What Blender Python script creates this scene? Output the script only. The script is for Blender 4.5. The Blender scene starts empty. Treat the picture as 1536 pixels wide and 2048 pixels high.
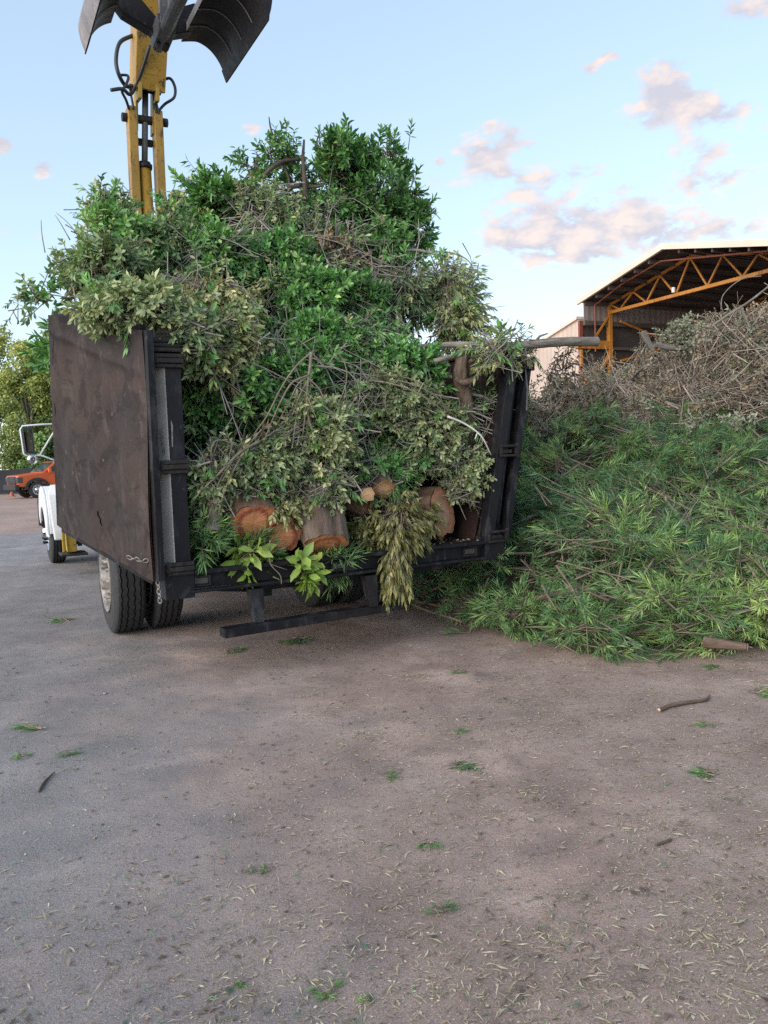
import bpy, math, random
import numpy as np
from mathutils import Vector, Matrix

rng = np.random.default_rng(11)
random.seed(11)
S = bpy.context.scene
COL = S.collection

# ------------------------------------------------------------------ camera
F = 1539.0                       # focal length in pixels of the 1536 x 2048 photograph
CAMZ = 1.5
ROLL = math.radians(2.0)
PITCH = math.atan(114.0 / F)
cR, sR, cP, sP = math.cos(ROLL), math.sin(ROLL), math.cos(PITCH), math.sin(PITCH)
R0 = np.array([1.0, 0, 0]); U0 = np.array([0, sP, cP]); FW = np.array([0, cP, -sP])
cam_x = cR * R0 - sR * U0
cam_y = sR * R0 + cR * U0
CAM = np.array([0, 0, CAMZ])
cd = bpy.data.cameras.new("camera")
cam = bpy.data.objects.new("camera", cd); COL.objects.link(cam)
cam.matrix_world = Matrix(((cam_x[0], cam_y[0], -FW[0], 0), (cam_x[1], cam_y[1], -FW[1], 0),
                           (cam_x[2], cam_y[2], -FW[2], CAMZ), (0, 0, 0, 1)))
cd.sensor_fit = 'VERTICAL'; cd.sensor_height = 36.0; cd.lens = 36.0 * F / 2048.0
cd.clip_start = 0.05; cd.clip_end = 2000
S.camera = cam


def ray(x, y):
    u, v = x - 768.0, 1024.0 - y
    U, V = (u * cR + v * sR) / F, (-u * sR + v * cR) / F
    return np.array([U, cP + sP * V, -sP + cP * V])


def gnd(x, y, z=0.0):
    d = ray(x, y); return CAM + d * ((z - CAMZ) / d[2])


def at(x, y, Y):
    d = ray(x, y); return CAM + d * (Y / d[1])


# truck frame: x = across the truck, y = towards its cab
TA = math.radians(28.3)
AX = np.array([-math.sin(TA), math.cos(TA), 0]); RX = np.array([math.cos(TA), math.sin(TA), 0])
TO = np.array([-1.39, 7.39, 0])


def tw(p):
    return TO + RX * p[0] + AX * p[1] + np.array([0, 0, p[2]])


def on_a(x, y, k):
    """point on the truck's cross plane y = k, in world coordinates"""
    d = ray(x, y); o = TO + AX * k
    return CAM + d * (np.dot(o - CAM, AX) / np.dot(d, AX))


def tl(p):
    q = np.array(p) - TO; return np.array([q @ RX, q @ AX, q[2]])


# ------------------------------------------------------------------ world, sun, exposure
SUN_AZ = math.radians(228)       # compass style, clockwise from +Y: behind and left of the camera
SUN_EL = math.radians(20)
W = bpy.data.worlds.new("World"); S.world = W; W.use_nodes = True
nt = W.node_tree; nt.nodes.clear()
N = nt.nodes.new; LK = nt.links.new


def wmath(op, a, b=None, c=None, clamp=False):
    m = N('ShaderNodeMath'); m.operation = op; m.use_clamp = clamp
    for i, v in enumerate((a, b, c)):
        if v is None: continue
        if isinstance(v, (int, float)): m.inputs[i].default_value = v
        else: LK(v, m.inputs[i])
    return m.outputs[0]


sky = N('ShaderNodeTexSky'); sky.sky_type = 'NISHITA'; sky.sun_disc = False
sky.sun_elevation = SUN_EL; sky.sun_rotation = SUN_AZ
sky.air_density = 1.0; sky.dust_density = 0.4; sky.ozone_density = 1.0; sky.altitude = 0
tc = N('ShaderNodeTexCoord')
sep = N('ShaderNodeSeparateXYZ'); LK(tc.outputs['Generated'], sep.inputs[0])
azi = wmath('ARCTAN2', sep.outputs[0], sep.outputs[1])
ele = wmath('ARCSINE', sep.outputs[2])
# cloud banks: centre pixel, half sizes in pixels, weight
BANKS = [(1345, 225, 80, 36, .95), (1335, 180, 42, 26, .8), (1450, 222, 48, 24, .68), (1180, 138, 20, 12, 1.05), (1222, 112, 18, 8, .95),
         (1340, 122, 55, 18, .6), (1000, 252, 60, 16, .62), (1010, 292, 75, 20, .66), (1410, 300, 70, 24, .6),
         (960, 330, 60, 40, .62), (1020, 400, 75, 60, .68), (1140, 345, 55, 20, .6), (1200, 430, 130, 50, .70),
         (1260, 470, 190, 40, .62), (1060, 480, 110, 30, .62), (1390, 362, 80, 18, .66), (1470, 460, 90, 16, .55),
         (1150, 520, 110, 16, .5), (1500, 20, 70, 30, .9), (85, 335, 18, 18, 1.15), (0, 290, 18, 16, 1.1), (505, 255, 20, 12, .95),
         (775, 310, 24, 14, .95), (880, 322, 12, 10, 1.0), (850, 370, 50, 22, .5), (40, 470, 70, 20, .4), (-300, 300, 160, 60, .7), (1800, 250, 160, 60, .8)]
tot = None
for (px, py, sx, sy, w) in BANKS:
    d = ray(px, py); d = d / np.linalg.norm(d)
    a0, e0 = math.atan2(d[0], d[1]), math.asin(d[2])
    da = wmath('MULTIPLY', wmath('SUBTRACT', azi, a0), F / sx)
    de = wmath('MULTIPLY', wmath('SUBTRACT', ele, e0), F / sy * 1.12)
    q = wmath('ADD', wmath('MULTIPLY', da, da), wmath('MULTIPLY', de, de))
    g = wmath('MULTIPLY', wmath('EXPONENT', wmath('MULTIPLY', q, -0.75)), w)
    tot = g if tot is None else wmath('ADD', tot, g)
mp = N('ShaderNodeMapping'); LK(tc.outputs['Generated'], mp.inputs[0]); mp.inputs['Scale'].default_value = (1, 1, 1.9)
nz = N('ShaderNodeTexNoise'); LK(mp.outputs[0], nz.inputs[0]); nz.inputs['Scale'].default_value = 25; nz.inputs['Detail'].default_value = 9
nz.inputs['Roughness'].default_value = .62; nz.inputs['Distortion'].default_value = .25
nz2 = N('ShaderNodeTexNoise'); LK(mp.outputs[0], nz2.inputs[0]); nz2.inputs['Scale'].default_value = 34; nz2.inputs['Detail'].default_value = 5
dens = wmath('ADD', wmath('MULTIPLY', tot, .62), wmath('MULTIPLY', wmath('SUBTRACT', nz.outputs[0], .5), 1.75))
mr = N('ShaderNodeMapRange'); mr.interpolation_type = 'SMOOTHSTEP'; LK(dens, mr.inputs[0])
mr.inputs[1].default_value = .26; mr.inputs[2].default_value = .60; mr.inputs[3].default_value = 0; mr.inputs[4].default_value = .92
gate = N('ShaderNodeMapRange'); gate.interpolation_type = 'SMOOTHSTEP'; LK(tot, gate.inputs[0])
gate.inputs[1].default_value = .12; gate.inputs[2].default_value = .4
cov = wmath('MULTIPLY', mr.outputs[0], gate.outputs[0])
# sunlit flank of each cloud: thinner air on the side of the sun (left and above)
mp2 = N('ShaderNodeMapping'); LK(tc.outputs['Generated'], mp2.inputs[0]); mp2.inputs['Scale'].default_value = (1, 1, 1.9); mp2.inputs['Location'].default_value = (-.022, 0, .030)
nz3 = N('ShaderNodeTexNoise'); LK(mp2.outputs[0], nz3.inputs[0]); nz3.inputs['Scale'].default_value = 25; nz3.inputs['Detail'].default_value = 4
nz3.inputs['Roughness'].default_value = .55; nz3.inputs['Distortion'].default_value = .25
shade = wmath('ADD', .42, wmath('MULTIPLY', wmath('SUBTRACT', nz.outputs[0], nz3.outputs[0]), 3.4), clamp=True)
ccol = N('ShaderNodeMix'); ccol.data_type = 'RGBA'; LK(shade, ccol.inputs[0])
ccol.inputs[6].default_value = (1.64, 1.60, 1.80, 1); ccol.inputs[7].default_value = (2.46, 2.10, 1.94, 1)
SKYG = N('ShaderNodeMix'); SKYG.data_type = 'RGBA'; SKYG.blend_type = 'MULTIPLY'; SKYG.inputs[0].default_value = 1
gam = N('ShaderNodeGamma'); gam.inputs[1].default_value = .5; LK(sky.outputs[0], gam.inputs[0])   # gamma flattens the sky's brightness range
LK(gam.outputs[0], SKYG.inputs[6]); SKYG.inputs[7].default_value = (1.22, 1.32, 1.40, 1)
mixc = N('ShaderNodeMix'); mixc.data_type = 'RGBA'; LK(cov, mixc.inputs[0]); LK(SKYG.outputs[2], mixc.inputs[6]); LK(ccol.outputs[2], mixc.inputs[7])
bg = N('ShaderNodeBackground'); LK(mixc.outputs[2], bg.inputs[0]); bg.inputs[1].default_value = 0.12
wo = N('ShaderNodeOutputWorld'); LK(bg.outputs[0], wo.inputs[0])

sd = bpy.data.lights.new("sun", 'SUN'); sd.energy = 1.45; sd.angle = math.radians(70); sd.color = (1, .88, .78)
sun = bpy.data.objects.new("sun", sd); COL.objects.link(sun)
sdir = Vector((math.sin(SUN_AZ) * math.cos(SUN_EL), math.cos(SUN_AZ) * math.cos(SUN_EL), math.sin(SUN_EL)))
sun.rotation_euler = sdir.to_track_quat('Z', 'Y').to_euler()
S.view_settings.view_transform = 'Standard'; S.view_settings.look = 'None'
S.view_settings.gamma = 1; S.view_settings.exposure = 1.8
S.render.engine = 'CYCLES'
S.cycles.max_bounces = 7; S.cycles.diffuse_bounces = 4; S.cycles.glossy_bounces = 2; S.cycles.transmission_bounces = 3
S.cycles.transparent_max_bounces = 4; S.cycles.use_denoising = False; S.cycles.caustics_reflective = False; S.cycles.caustics_refractive = False

# ------------------------------------------------------------------ materials


class MT:
    def __init__(s, name, rough=.6, metal=0.0):
        s.m = bpy.data.materials.new(name); s.m.use_nodes = True
        s.t = s.m.node_tree; s.b = s.t.nodes['Principled BSDF']; s.out = s.t.nodes['Material Output']
        s.b.inputs['Roughness'].default_value = rough; s.b.inputs['Metallic'].default_value = metal
        s._tc = None

    def n(s, kind): return s.t.nodes.new('ShaderNode' + kind)

    def l(s, a, b): s.t.links.new(a, b)

    def co(s, which='Object'):
        if s._tc is None: s._tc = s.n('TexCoord')
        return s._tc.outputs[which]

    def noise(s, scale, detail=4, rough=.55, dist=0, co=None, sc=(1, 1, 1)):
        m = s.n('Mapping'); s.l(co or s.co(), m.inputs[0]); m.inputs['Scale'].default_value = sc
        x = s.n('TexNoise'); s.l(m.outputs[0], x.inputs[0]); x.inputs['Scale'].default_value = scale
        x.inputs['Detail'].default_value = detail; x.inputs['Roughness'].default_value = rough; x.inputs['Distortion'].default_value = dist
        return x.outputs[0]

    def ramp(s, fac, stops):
        r = s.n('ValToRGB'); e = r.color_ramp.elements
        while len(e) < len(stops): e.new(.5)
        for k, (p, c) in zip(e, stops):
            k.position = p; k.color = (*c, 1) if len(c) == 3 else c
        s.l(fac, r.inputs[0]); return r.outputs[0]

    def mix(s, fac, a, b, mode='MIX'):
        m = s.n('Mix'); m.data_type = 'RGBA'; m.blend_type = mode
        for i, v in ((0, fac), (6, a), (7, b)):
            if isinstance(v, (int, float)): m.inputs[i].default_value = v
            elif isinstance(v, tuple): m.inputs[i].default_value = (*v, 1)
            else: s.l(v, m.inputs[i])
        return m.outputs[2]

    def math(s, op, a, b=None, clamp=False):
        m = s.n('Math'); m.operation = op; m.use_clamp = clamp
        for i, v in enumerate((a, b)):
            if v is None: continue
            if isinstance(v, (int, float)): m.inputs[i].default_value = v
            else: s.l(v, m.inputs[i])
        return m.outputs[0]

    def step(s, v, lo, hi):
        m = s.n('MapRange'); m.interpolation_type = 'SMOOTHSTEP'; s.l(v, m.inputs[0])
        m.inputs[1].default_value = lo; m.inputs[2].default_value = hi; return m.outputs[0]

    def col(s, v):
        if isinstance(v, tuple): s.b.inputs['Base Color'].default_value = (*v, 1)
        else: s.l(v, s.b.inputs['Base Color'])
        return s

    def bump(s, h, strength=.3, dist=.01):
        b = s.n('Bump'); b.inputs['Strength'].default_value = strength; b.inputs['Distance'].default_value = dist
        s.l(h, b.inputs['Height']); s.l(b.outputs[0], s.b.inputs['Normal']); return s

    def rough(s, v): s.l(v, s.b.inputs['Roughness']); return s


def simple(name, c, rough=.6, metal=0.0, var=.25, scale=6.0):
    m = MT(name, rough, metal)
    k = m.noise(scale, 5)
    m.col(m.ramp(k, [(.3, tuple(x * (1 - var) for x in c)), (.7, tuple(min(1, x * (1 + var)) for x in c))]))
    m.bump(k, .08, .004)
    return m.m


LEAFGAIN = 2.25


def leaf_mat(name, stops, rough=.45, trans=.22, back=1.25):
    m = MT(name, rough)
    stops = [(p_, tuple(min(.75, x * LEAFGAIN) for x in c_)) for p_, c_ in stops]
    a = m.n('Attribute'); a.attribute_name = 'tint'
    c = m.ramp(a.outputs['Fac'], stops)
    g = m.n('NewGeometry')
    pale = m.mix(1.0, c, (back, back * 1.02, back * .98), 'MULTIPLY')
    pale = m.mix(.18, pale, (.20, .22, .15))
    c2 = m.mix(g.outputs['Backfacing'], c, pale)
    m.col(c2)
    m.b.inputs['Specular IOR Level'].default_value = .4
    tr = m.n('BsdfTranslucent'); m.l(m.mix(1.0, c2, (1.3, 1.4, .6), 'MULTIPLY'), tr.inputs[0])
    mx = m.n('MixShader'); mx.inputs[0].default_value = trans
    m.l(m.b.outputs[0], mx.inputs[1]); m.l(tr.outputs[0], mx.inputs[2]); m.l(mx.outputs[0], m.out.inputs[0])
    return m.m


M = {}
M['glossy'] = leaf_mat('glossy_leaf', [(0, (.022, .060, .020)), (.35, (.040, .105, .030)), (.7, (.068, .150, .042)), (1, (.15, .21, .075))], .34)
M['bright'] = leaf_mat('bright_leaf', [(0, (.026, .075, .026)), (.35, (.048, .125, .038)), (.7, (.085, .175, .055)), (1, (.17, .25, .095))], .34)
M['dull'] = leaf_mat('dull_leaf', [(0, (.040, .072, .032)), (.4, (.070, .108, .048)), (.75, (.110, .145, .072)), (1, (.185, .195, .115))], .5)
M['olive'] = leaf_mat('olive_leaf', [(0, (.085, .095, .045)), (.4, (.14, .150, .070)), (.75, (.20, .200, .105)), (1, (.28, .25, .15))], .55)
M['pale'] = leaf_mat('pale_leaf', [(0, (.065, .090, .046)), (.4, (.115, .142, .076)), (.75, (.165, .188, .108)), (1, (.225, .225, .14))], .52)
M['yellow'] = leaf_mat('yellow_olive_leaf', [(0, (.045, .050, .016)), (.4, (.085, .084, .028)), (.75, (.125, .115, .045)), (1, (.18, .155, .075))], .55)
M['podo'] = leaf_mat('narrow_leaf', [(0, (.020, .056, .028)), (.35, (.047, .102, .036)), (.65, (.094, .152, .046)), (.88, (.135, .205, .065)), (1, (.22, .25, .10))], .4, .2)
M['bluepodo'] = leaf_mat('blue_narrow_leaf', [(0, (.018, .062, .042)), (.5, (.034, .100, .055)), (1, (.07, .15, .07))], .4, .15)
M['lime'] = leaf_mat('lime_leaf', [(0, (.08, .135, .026)), (.5, (.125, .18, .038)), (1, (.175, .215, .06))], .4, .3)
M['dead'] = leaf_mat('dead_leaf', [(0, (.030, .020, .013)), (.4, (.066, .046, .031)), (.75, (.115, .083, .058)), (1, (.165, .128, .096))], .7, .08, 1.1)
M['grey'] = leaf_mat('grey_leaf', [(0, (.045, .050, .036)), (.5, (.085, .092, .066)), (1, (.15, .15, .115))], .6, .1)
M['rust_leaf'] = leaf_mat('rust_leaf', [(0, (.07, .042, .025)), (.5, (.125, .080, .050)), (1, (.18, .125, .085))], .7, .1)
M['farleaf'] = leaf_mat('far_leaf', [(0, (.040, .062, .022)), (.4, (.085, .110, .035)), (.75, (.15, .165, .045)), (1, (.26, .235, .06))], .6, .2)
M['fargreen'] = leaf_mat('far_green_leaf', [(0, (.030, .060, .022)), (.5, (.065, .110, .036)), (1, (.12, .17, .055))], .6, .2)


def bark_mat(name, c0, c1, c2, s=9):
    m = MT(name, .88)
    a = m.noise(s, 7, .65, .4, sc=(1, 1, .22)); b = m.noise(s * .35, 4)
    c = m.ramp(a, [(.32, c0), (.52, c1), (.72, c2)])
    m.col(m.mix(m.step(b, .5, .75), c, tuple(min(1, x * 1.5 + .03) for x in c1)))
    m.bump(a, 1.0, .035); return m.m


M['bark'] = bark_mat('brown_bark', (.055, .038, .028), (.13, .092, .068), (.22, .17, .135), 14)
M['greybark'] = bark_mat('grey_bark', (.10, .088, .074), (.19, .172, .15), (.30, .28, .25), 14)
M['redbark'] = bark_mat('red_brown_bark', (.07, .040, .026), (.15, .088, .056), (.23, .145, .10), 12)
M['twig'] = simple('twig_bark', (.20, .165, .125), .85, var=.35, scale=15)
M['greytwig'] = simple('grey_twig_bark', (.25, .235, .21), .85, var=.35, scale=15)
M['brushtwig'] = simple('brush_twig_bark', (.36, .305, .25), .85, var=.5, scale=4)
M['darktwig'] = simple('dark_twig_bark', (.085, .065, .050), .9, var=.4, scale=12)
M['litter'] = simple('dark_litter', (.035, .032, .020), .95, var=.6, scale=22)  # near-black filler inside both heaps, standing in for inner shade


def cutwood(name, inner, mid, outer, R, rings=60.0):
    m = MT(name, .75)
    s = m.n('SeparateXYZ'); m.l(m.co(), s.inputs[0])
    q = m.math('SQRT', m.math('ADD', m.math('MULTIPLY', s.outputs[0], s.outputs[0]), m.math('MULTIPLY', s.outputs[1], s.outputs[1])))
    wob = m.noise(9, 5, .6)
    q = m.math('ADD', q, m.math('MULTIPLY', m.math('SUBTRACT', wob, .5), R * .28))
    f = m.math('DIVIDE', q, R)
    c = m.ramp(f, [(0, inner), (.50, inner), (.62, mid), (.72, mid), (.84, outer), (1, tuple(x * .6 for x in outer))])
    rg = m.math('SINE', m.math('MULTIPLY', q, rings * 6.283))
    c = m.mix(m.math('MULTIPLY', m.step(rg, -.2, 1), .22), c, tuple(x * .55 for x in mid))
    fine = m.noise(55, 4, .7)
    c = m.mix(m.math('MULTIPLY', m.step(fine, .45, .7), .35), c, tuple(min(1, x * 1.35) for x in inner))
    m.col(c); m.bump(fine, .5, .006); return m.m


def steel(name, dark, rust, light, rough=.5, amt=.5, scr=.5):
    m = MT(name, rough, .0); m.b.inputs['Specular IOR Level'].default_value = .15
    big = m.noise(1.6, 6, .62, .3); streak = m.noise(7, 6, .7, .5, sc=(1, 1, .42)); fine = m.noise(42, 4, .7)
    c = m.mix(m.math('MULTIPLY', m.step(big, .40, .66), amt), dark, rust)
    c = m.mix(m.math('MULTIPLY', m.step(streak, .50, .66), scr), c, light)
    blot = m.noise(4.5, 6, .68, .6)
    c = m.mix(m.math('MULTIPLY', m.step(blot, .50, .60), amt * .8), c, tuple(x * .45 for x in dark))
    scratch = m.noise(30, 3, .6, 0, sc=(1, 1, .05))
    c = m.mix(m.math('MULTIPLY', m.step(scratch, .66, .72), scr * .7), c, tuple(min(1, x * 1.5) for x in light))
    c = m.mix(m.math('MULTIPLY', m.step(fine, .50, .72), .35), c, tuple(x * .45 for x in dark))
    spots = m.noise(16, 3, .5)
    c = m.mix(m.math('MULTIPLY', m.step(spots, .68, .75), .5), c, tuple(min(1, x * 1.6) for x in light))
    m.col(c); m.rough(m.ramp(streak, [(.3, (rough - .1,) * 3), (.7, (min(1, rough + .2),) * 3)])); m.bump(fine, .25, .004)
    return m.m


M['rustdoor'] = steel('rusty_door_steel', (.034, .028, .028), (.062, .042, .036), (.095, .080, .074), .6, .75, .45)
M['rustwall'] = steel('rusty_wall_steel', (.022, .016, .015), (.055, .028, .023), (.08, .055, .047), .65, .7, .4)
M['black'] = steel('black_steel', (.012, .0125, .016), (.026, .022, .021), (.075, .073, .080), .42, .6, .5)
M['postface'] = steel('worn_black_steel', (.014, .014, .018), (.026, .023, .024), (.06, .06, .068), .34, .4, .45)
M['skylit_bevel'] = simple('sky_sheen_steel', (.66, .61, .56), .32, 0, .18, 5)  # post bevel: reflected sky painted as a pale base colour
M['hinge'] = steel('hinge_steel', (.024, .022, .022), (.05, .038, .032), (.085, .075, .07), .45, .6, .5)
M['jaw'] = steel('jaw_steel', (.020, .019, .023), (.034, .028, .029), (.06, .057, .063), .5, .5, .4)
M['jawback'] = steel('skylit_back_weld_steel', (.20, .19, .20), (.26, .22, .21), (.36, .34, .34), .45, .4, .5)  # lighter jaw steel: skylight on the backs put into the colour; welds share it
M['grey'] = M['grey']
M['greysteel'] = steel('grey_steel', (.12, .125, .135), (.16, .14, .13), (.26, .26, .27), .4, .4, .4)
M['rubber'] = simple('rubber', (.028, .028, .030), .78, var=.35, scale=24)
M['hose'] = simple('hose_rubber', (.018, .022, .030), .5, var=.2)
M['chrome'] = simple('chrome', (.55, .55, .57), .22, 1.0, .12)
M['alloy'] = simple('dull_rim_metal', (.22, .205, .19), .6, .2, .55, 22)
M['white'] = simple('white_paint', (.68, .70, .72), .35, 0, .06, 3)
M['glass'] = simple('dark_glass', (.02, .025, .028), .08, 0, .1)
M['lens'] = simple('lamp_lens', (.06, .06, .062), .25, 0, .2)
M['redlens'] = simple('red_lens', (.055, .045, .045), .25, 0, .2)
M['chain'] = simple('chain_steel', (.20, .19, .18), .5, .4, .3, 30)


def paint(name, c, chip, rough=.45):
    m = MT(name, rough)
    a = m.noise(5, 6, .7, .2, sc=(1.6, 1.6, .35)); b = m.noise(24, 4, .7); d = m.noise(1.2, 4)
    col = m.mix(m.step(d, .35, .7), c, tuple(x * .72 for x in c))
    col = m.mix(m.math('MULTIPLY', m.step(b, .57, .66), .8), col, chip)
    col = m.mix(m.math('MULTIPLY', m.step(a, .565, .63), .9), col, chip)
    m.col(col); m.bump(b, .15, .003); return m.m


M['yellow_paint'] = paint('yellow_paint', (.36, .205, .026), (.055, .038, .022))
M['yellow_worn'] = paint('worn_yellow_paint', (.38, .25, .03), (.07, .045, .025))
M['orange_paint'] = paint('orange_steel_paint', (.48, .20, .030), (.20, .085, .03), .55)
M['red_primer'] = paint('red_primer_paint', (.20, .055, .030), (.09, .04, .03), .6)
M['carorange'] = simple('orange_car_paint', (.55, .105, .028), .25, 0, .06, 2)
M['coneorange'] = simple('cone_plastic', (.34, .10, .05), .6)
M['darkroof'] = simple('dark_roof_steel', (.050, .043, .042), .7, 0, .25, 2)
M['purlin'] = simple('purlin_steel', (.085, .070, .064), .65, 0, .2, 2)


def siding(name, c, w, axis=0, rough=.55):
    m = MT(name, rough)
    s = m.n('SeparateXYZ'); m.l(m.co(), s.inputs[0])
    ph = m.math('SINE', m.math('MULTIPLY', s.outputs[axis], 6.283 / w))
    d = m.noise(.8, 5, .6, sc=(1, 1, .3))
    col = m.mix(m.step(d, .35, .7), c, tuple(x * .8 for x in c))
    col = m.mix(m.math('MULTIPLY', m.step(ph, .75, .98), .15), col, tuple(x * .6 for x in c))
    m.col(col); m.bump(ph, .35, .02); return m.m


M['pinkwall'] = siding('pink_siding', (.52, .42, .36), .24)
M['greywall'] = siding('grey_siding', (.40, .345, .325), .30)
M['fascia'] = simple('cream_fascia', (.62, .53, .44), .5, 0, .06, 1)
M['screen'] = simple('black_screen_fabric', (.012, .014, .020), .8, 0, .3, 1)
M['beigebox'] = simple('beige_sheet', (.42, .38, .34), .6)

# ------------------------------------------------------------------ mesh helpers


class MB:
    def __init__(s): s.v = []; s.f = []; s.mi = []

    def add(s, vs, fs, mi=0):
        o = len(s.v); s.v += [tuple(map(float, p)) for p in vs]
        s.f += [tuple(i + o for i in f) for f in fs]; s.mi += [mi] * len(fs); return s

    def hexa(s, b, t, mi=0):
        """b, t: four bottom and four top corners in the same turning order"""
        return s.add(list(b) + list(t), [(3, 2, 1, 0), (4, 5, 6, 7), (0, 1, 5, 4), (1, 2, 6, 5), (2, 3, 7, 6), (3, 0, 4, 7)], mi)

    def box(s, x0, x1, y0, y1, z0, z1, mi=0):
        return s.hexa([(x0, y0, z0), (x1, y0, z0), (x1, y1, z0), (x0, y1, z0)], [(x0, y0, z1), (x1, y0, z1), (x1, y1, z1), (x0, y1, z1)], mi)

    def beam(s, p, q, w, h, up=(0, 0, 1), mi=0, w2=None, h2=None):
        p = np.array(p, float); q = np.array(q, float); d = q - p; d /= np.linalg.norm(d)
        u = np.array(up, float); sd_ = np.cross(d, u)
        if np.linalg.norm(sd_) < 1e-4: sd_ = np.cross(d, (1, 0, 0))
        sd_ /= np.linalg.norm(sd_); u = np.cross(sd_, d)
        w2 = w if w2 is None else w2; h2 = h if h2 is None else h2
        c = lambda o, a, b: [o - sd_ * a / 2 - u * b / 2, o + sd_ * a / 2 - u * b / 2, o + sd_ * a / 2 + u * b / 2, o - sd_ * a / 2 + u * b / 2]
        return s.hexa(c(p, w, h), c(q, w2, h2), mi)

    def tube(s, pts, rad, n=8, cap=True, mi=0, wob=0.0):
        P = [np.array(p, float) for p in pts]
        rad = [rad] * len(P) if isinstance(rad, (int, float)) else rad
        vs = []; fs = []; prev = None
        for i, p in enumerate(P):
            d = P[min(i + 1, len(P) - 1)] - P[max(i - 1, 0)]; d /= max(np.linalg.norm(d), 1e-9)
            if prev is None:
                u = np.cross(d, (0, 0, 1)); u = np.cross(d, (1, 0, 0)) if np.linalg.norm(u) < .05 else u
            else: u = prev - d * (prev @ d)
            u /= np.linalg.norm(u); prev = u; w = np.cross(d, u)
            for k in range(n):
                t = 2 * math.pi * k / n; rr = rad[i] * (1 + (random.uniform(-wob, wob) if wob else 0))
                vs.append(p + (u * math.cos(t) + w * math.sin(t)) * rr)
        for i in range(len(P) - 1):
            for k in range(n):
                a, b = i * n + k, i * n + (k + 1) % n; fs.append((a, b, b + n, a + n))
        if cap: fs += [tuple(range(n))[::-1], tuple((len(P) - 1) * n + k for k in range(n))]
        return s.add(vs, fs, mi)

    def lathe(s, prof, n=40, axis='x', c=(0, 0, 0), mi=0, zig=None):
        """prof: (along axis, radius); ring of quads about the axis"""
        vs = []; fs = []; m = len(prof)
        for k in range(n):
            t = 2 * math.pi * k / n
            for j, (x, r) in enumerate(prof):
                x2 = x + (zig[j] * (1 if k % 2 else -1) if zig else 0)
                y, z = r * math.cos(t), r * math.sin(t)
                p = (x2, y, z) if axis == 'x' else ((y, x2, z) if axis == 'y' else (y, z, x2))
                vs.append((p[0] + c[0], p[1] + c[1], p[2] + c[2]))
        for k in range(n):
            k2 = (k + 1) % n
            for j in range(m - 1): fs.append((k * m + j, k * m + j + 1, k2 * m + j + 1, k2 * m + j))
        return s.add(vs, fs, mi)

    def prism(s, poly, lo, hi, axis=1, mi=0):
        """poly: 2D points in the two other axes, extruded along axis"""
        def mk(p, e):
            q = list(p); q.insert(axis, e); return tuple(q)
        n = len(poly)
        return s.add([mk(p, lo) for p in poly] + [mk(p, hi) for p in poly],
                     [tuple(range(n))[::-1], tuple(range(n, 2 * n))] + [(i, (i + 1) % n, (i + 1) % n + n, i + n) for i in range(n)], mi)

    def build(s, name, mats, parent=None, smooth=False, bevel=0.0, loc=None):
        me = bpy.data.meshes.new(name); me.from_pydata(s.v, [], s.f)
        for m in (mats if isinstance(mats, (list, tuple)) else [mats]): me.materials.append(m)
        me.polygons.foreach_set('material_index', s.mi)
        import bmesh
        b = bmesh.new(); b.from_mesh(me); bmesh.ops.recalc_face_normals(b, faces=b.faces); b.to_mesh(me); b.free()
        if smooth: me.polygons.foreach_set('use_smooth', [True] * len(me.polygons))
        me.update()
        o = bpy.data.objects.new(name, me); COL.objects.link(o)
        if parent: o.parent = parent
        if loc is not None: o.location = loc
        if bevel:
            bv = o.modifiers.new('bevel', 'BEVEL'); bv.width = bevel; bv.segments = 2; bv.limit_method = 'ANGLE'; bv.angle_limit = math.radians(40)
        return o


def tag(o, label=None, cat=None, group=None, kind=None):
    if label: o['label'] = label
    if cat: o['category'] = cat
    if group: o['group'] = group
    if kind: o['kind'] = kind
    return o


def empty(name, loc, rz=0.0, label=None, cat=None, group=None):
    o = bpy.data.objects.new(name, None); COL.objects.link(o); o.location = loc; o.rotation_euler = (0, 0, rz)
    return tag(o, label, cat, group)


def copy_tree(o, parent=None):
    c = o.copy(); COL.objects.link(c); c.parent = parent
    for ch in [x for x in bpy.data.objects if x.parent == o]: copy_tree(ch, c)
    return c


def quads(name, V, mat, parent=None, tint=None, origin=(0, 0, 0), faces_per=None, nv=None, mats=None, midx=None):
    """V: (K, n, 3) blocks of n vertices sharing the face pattern faces_per"""
    K, n, _ = V.shape
    pat = np.array(faces_per, np.int32)                      # (f, 4)
    me = bpy.data.meshes.new(name)
    vv = (V - np.array(origin)).astype(np.float32).reshape(-1, 3)
    me.vertices.add(len(vv)); me.vertices.foreach_set('co', vv.ravel())
    idx = (pat[None] + (np.arange(K, dtype=np.int32) * n)[:, None, None]).reshape(-1)
    nf = K * len(pat)
    me.loops.add(nf * 4); me.loops.foreach_set('vertex_index', idx)
    me.polygons.add(nf); me.polygons.foreach_set('loop_start', np.arange(nf, dtype=np.int32) * 4)
    try: me.polygons.foreach_set('loop_total', np.full(nf, 4, np.int32))
    except Exception: pass
    for m in (mats or [mat]): me.materials.append(m)
    if midx is not None: me.polygons.foreach_set('material_index', np.repeat(midx, len(pat)).astype(np.int32))
    if tint is not None:
        at_ = me.attributes.new('tint', 'FLOAT', 'FACE'); at_.data.foreach_set('value', np.repeat(tint, len(pat)).astype(np.float32))
    me.update(calc_edges=True); me.validate()
    o = bpy.data.objects.new(name, me); COL.objects.link(o)
    if parent: o.parent = parent
    return o


LEAF6 = [(0, 1, 2, 3), (0, 3, 4, 5)]
LEAF4 = [(0, 1, 2, 3)]
TWIG = [(0, 1, 4, 3), (1, 2, 5, 4), (2, 0, 3, 5)]
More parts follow.
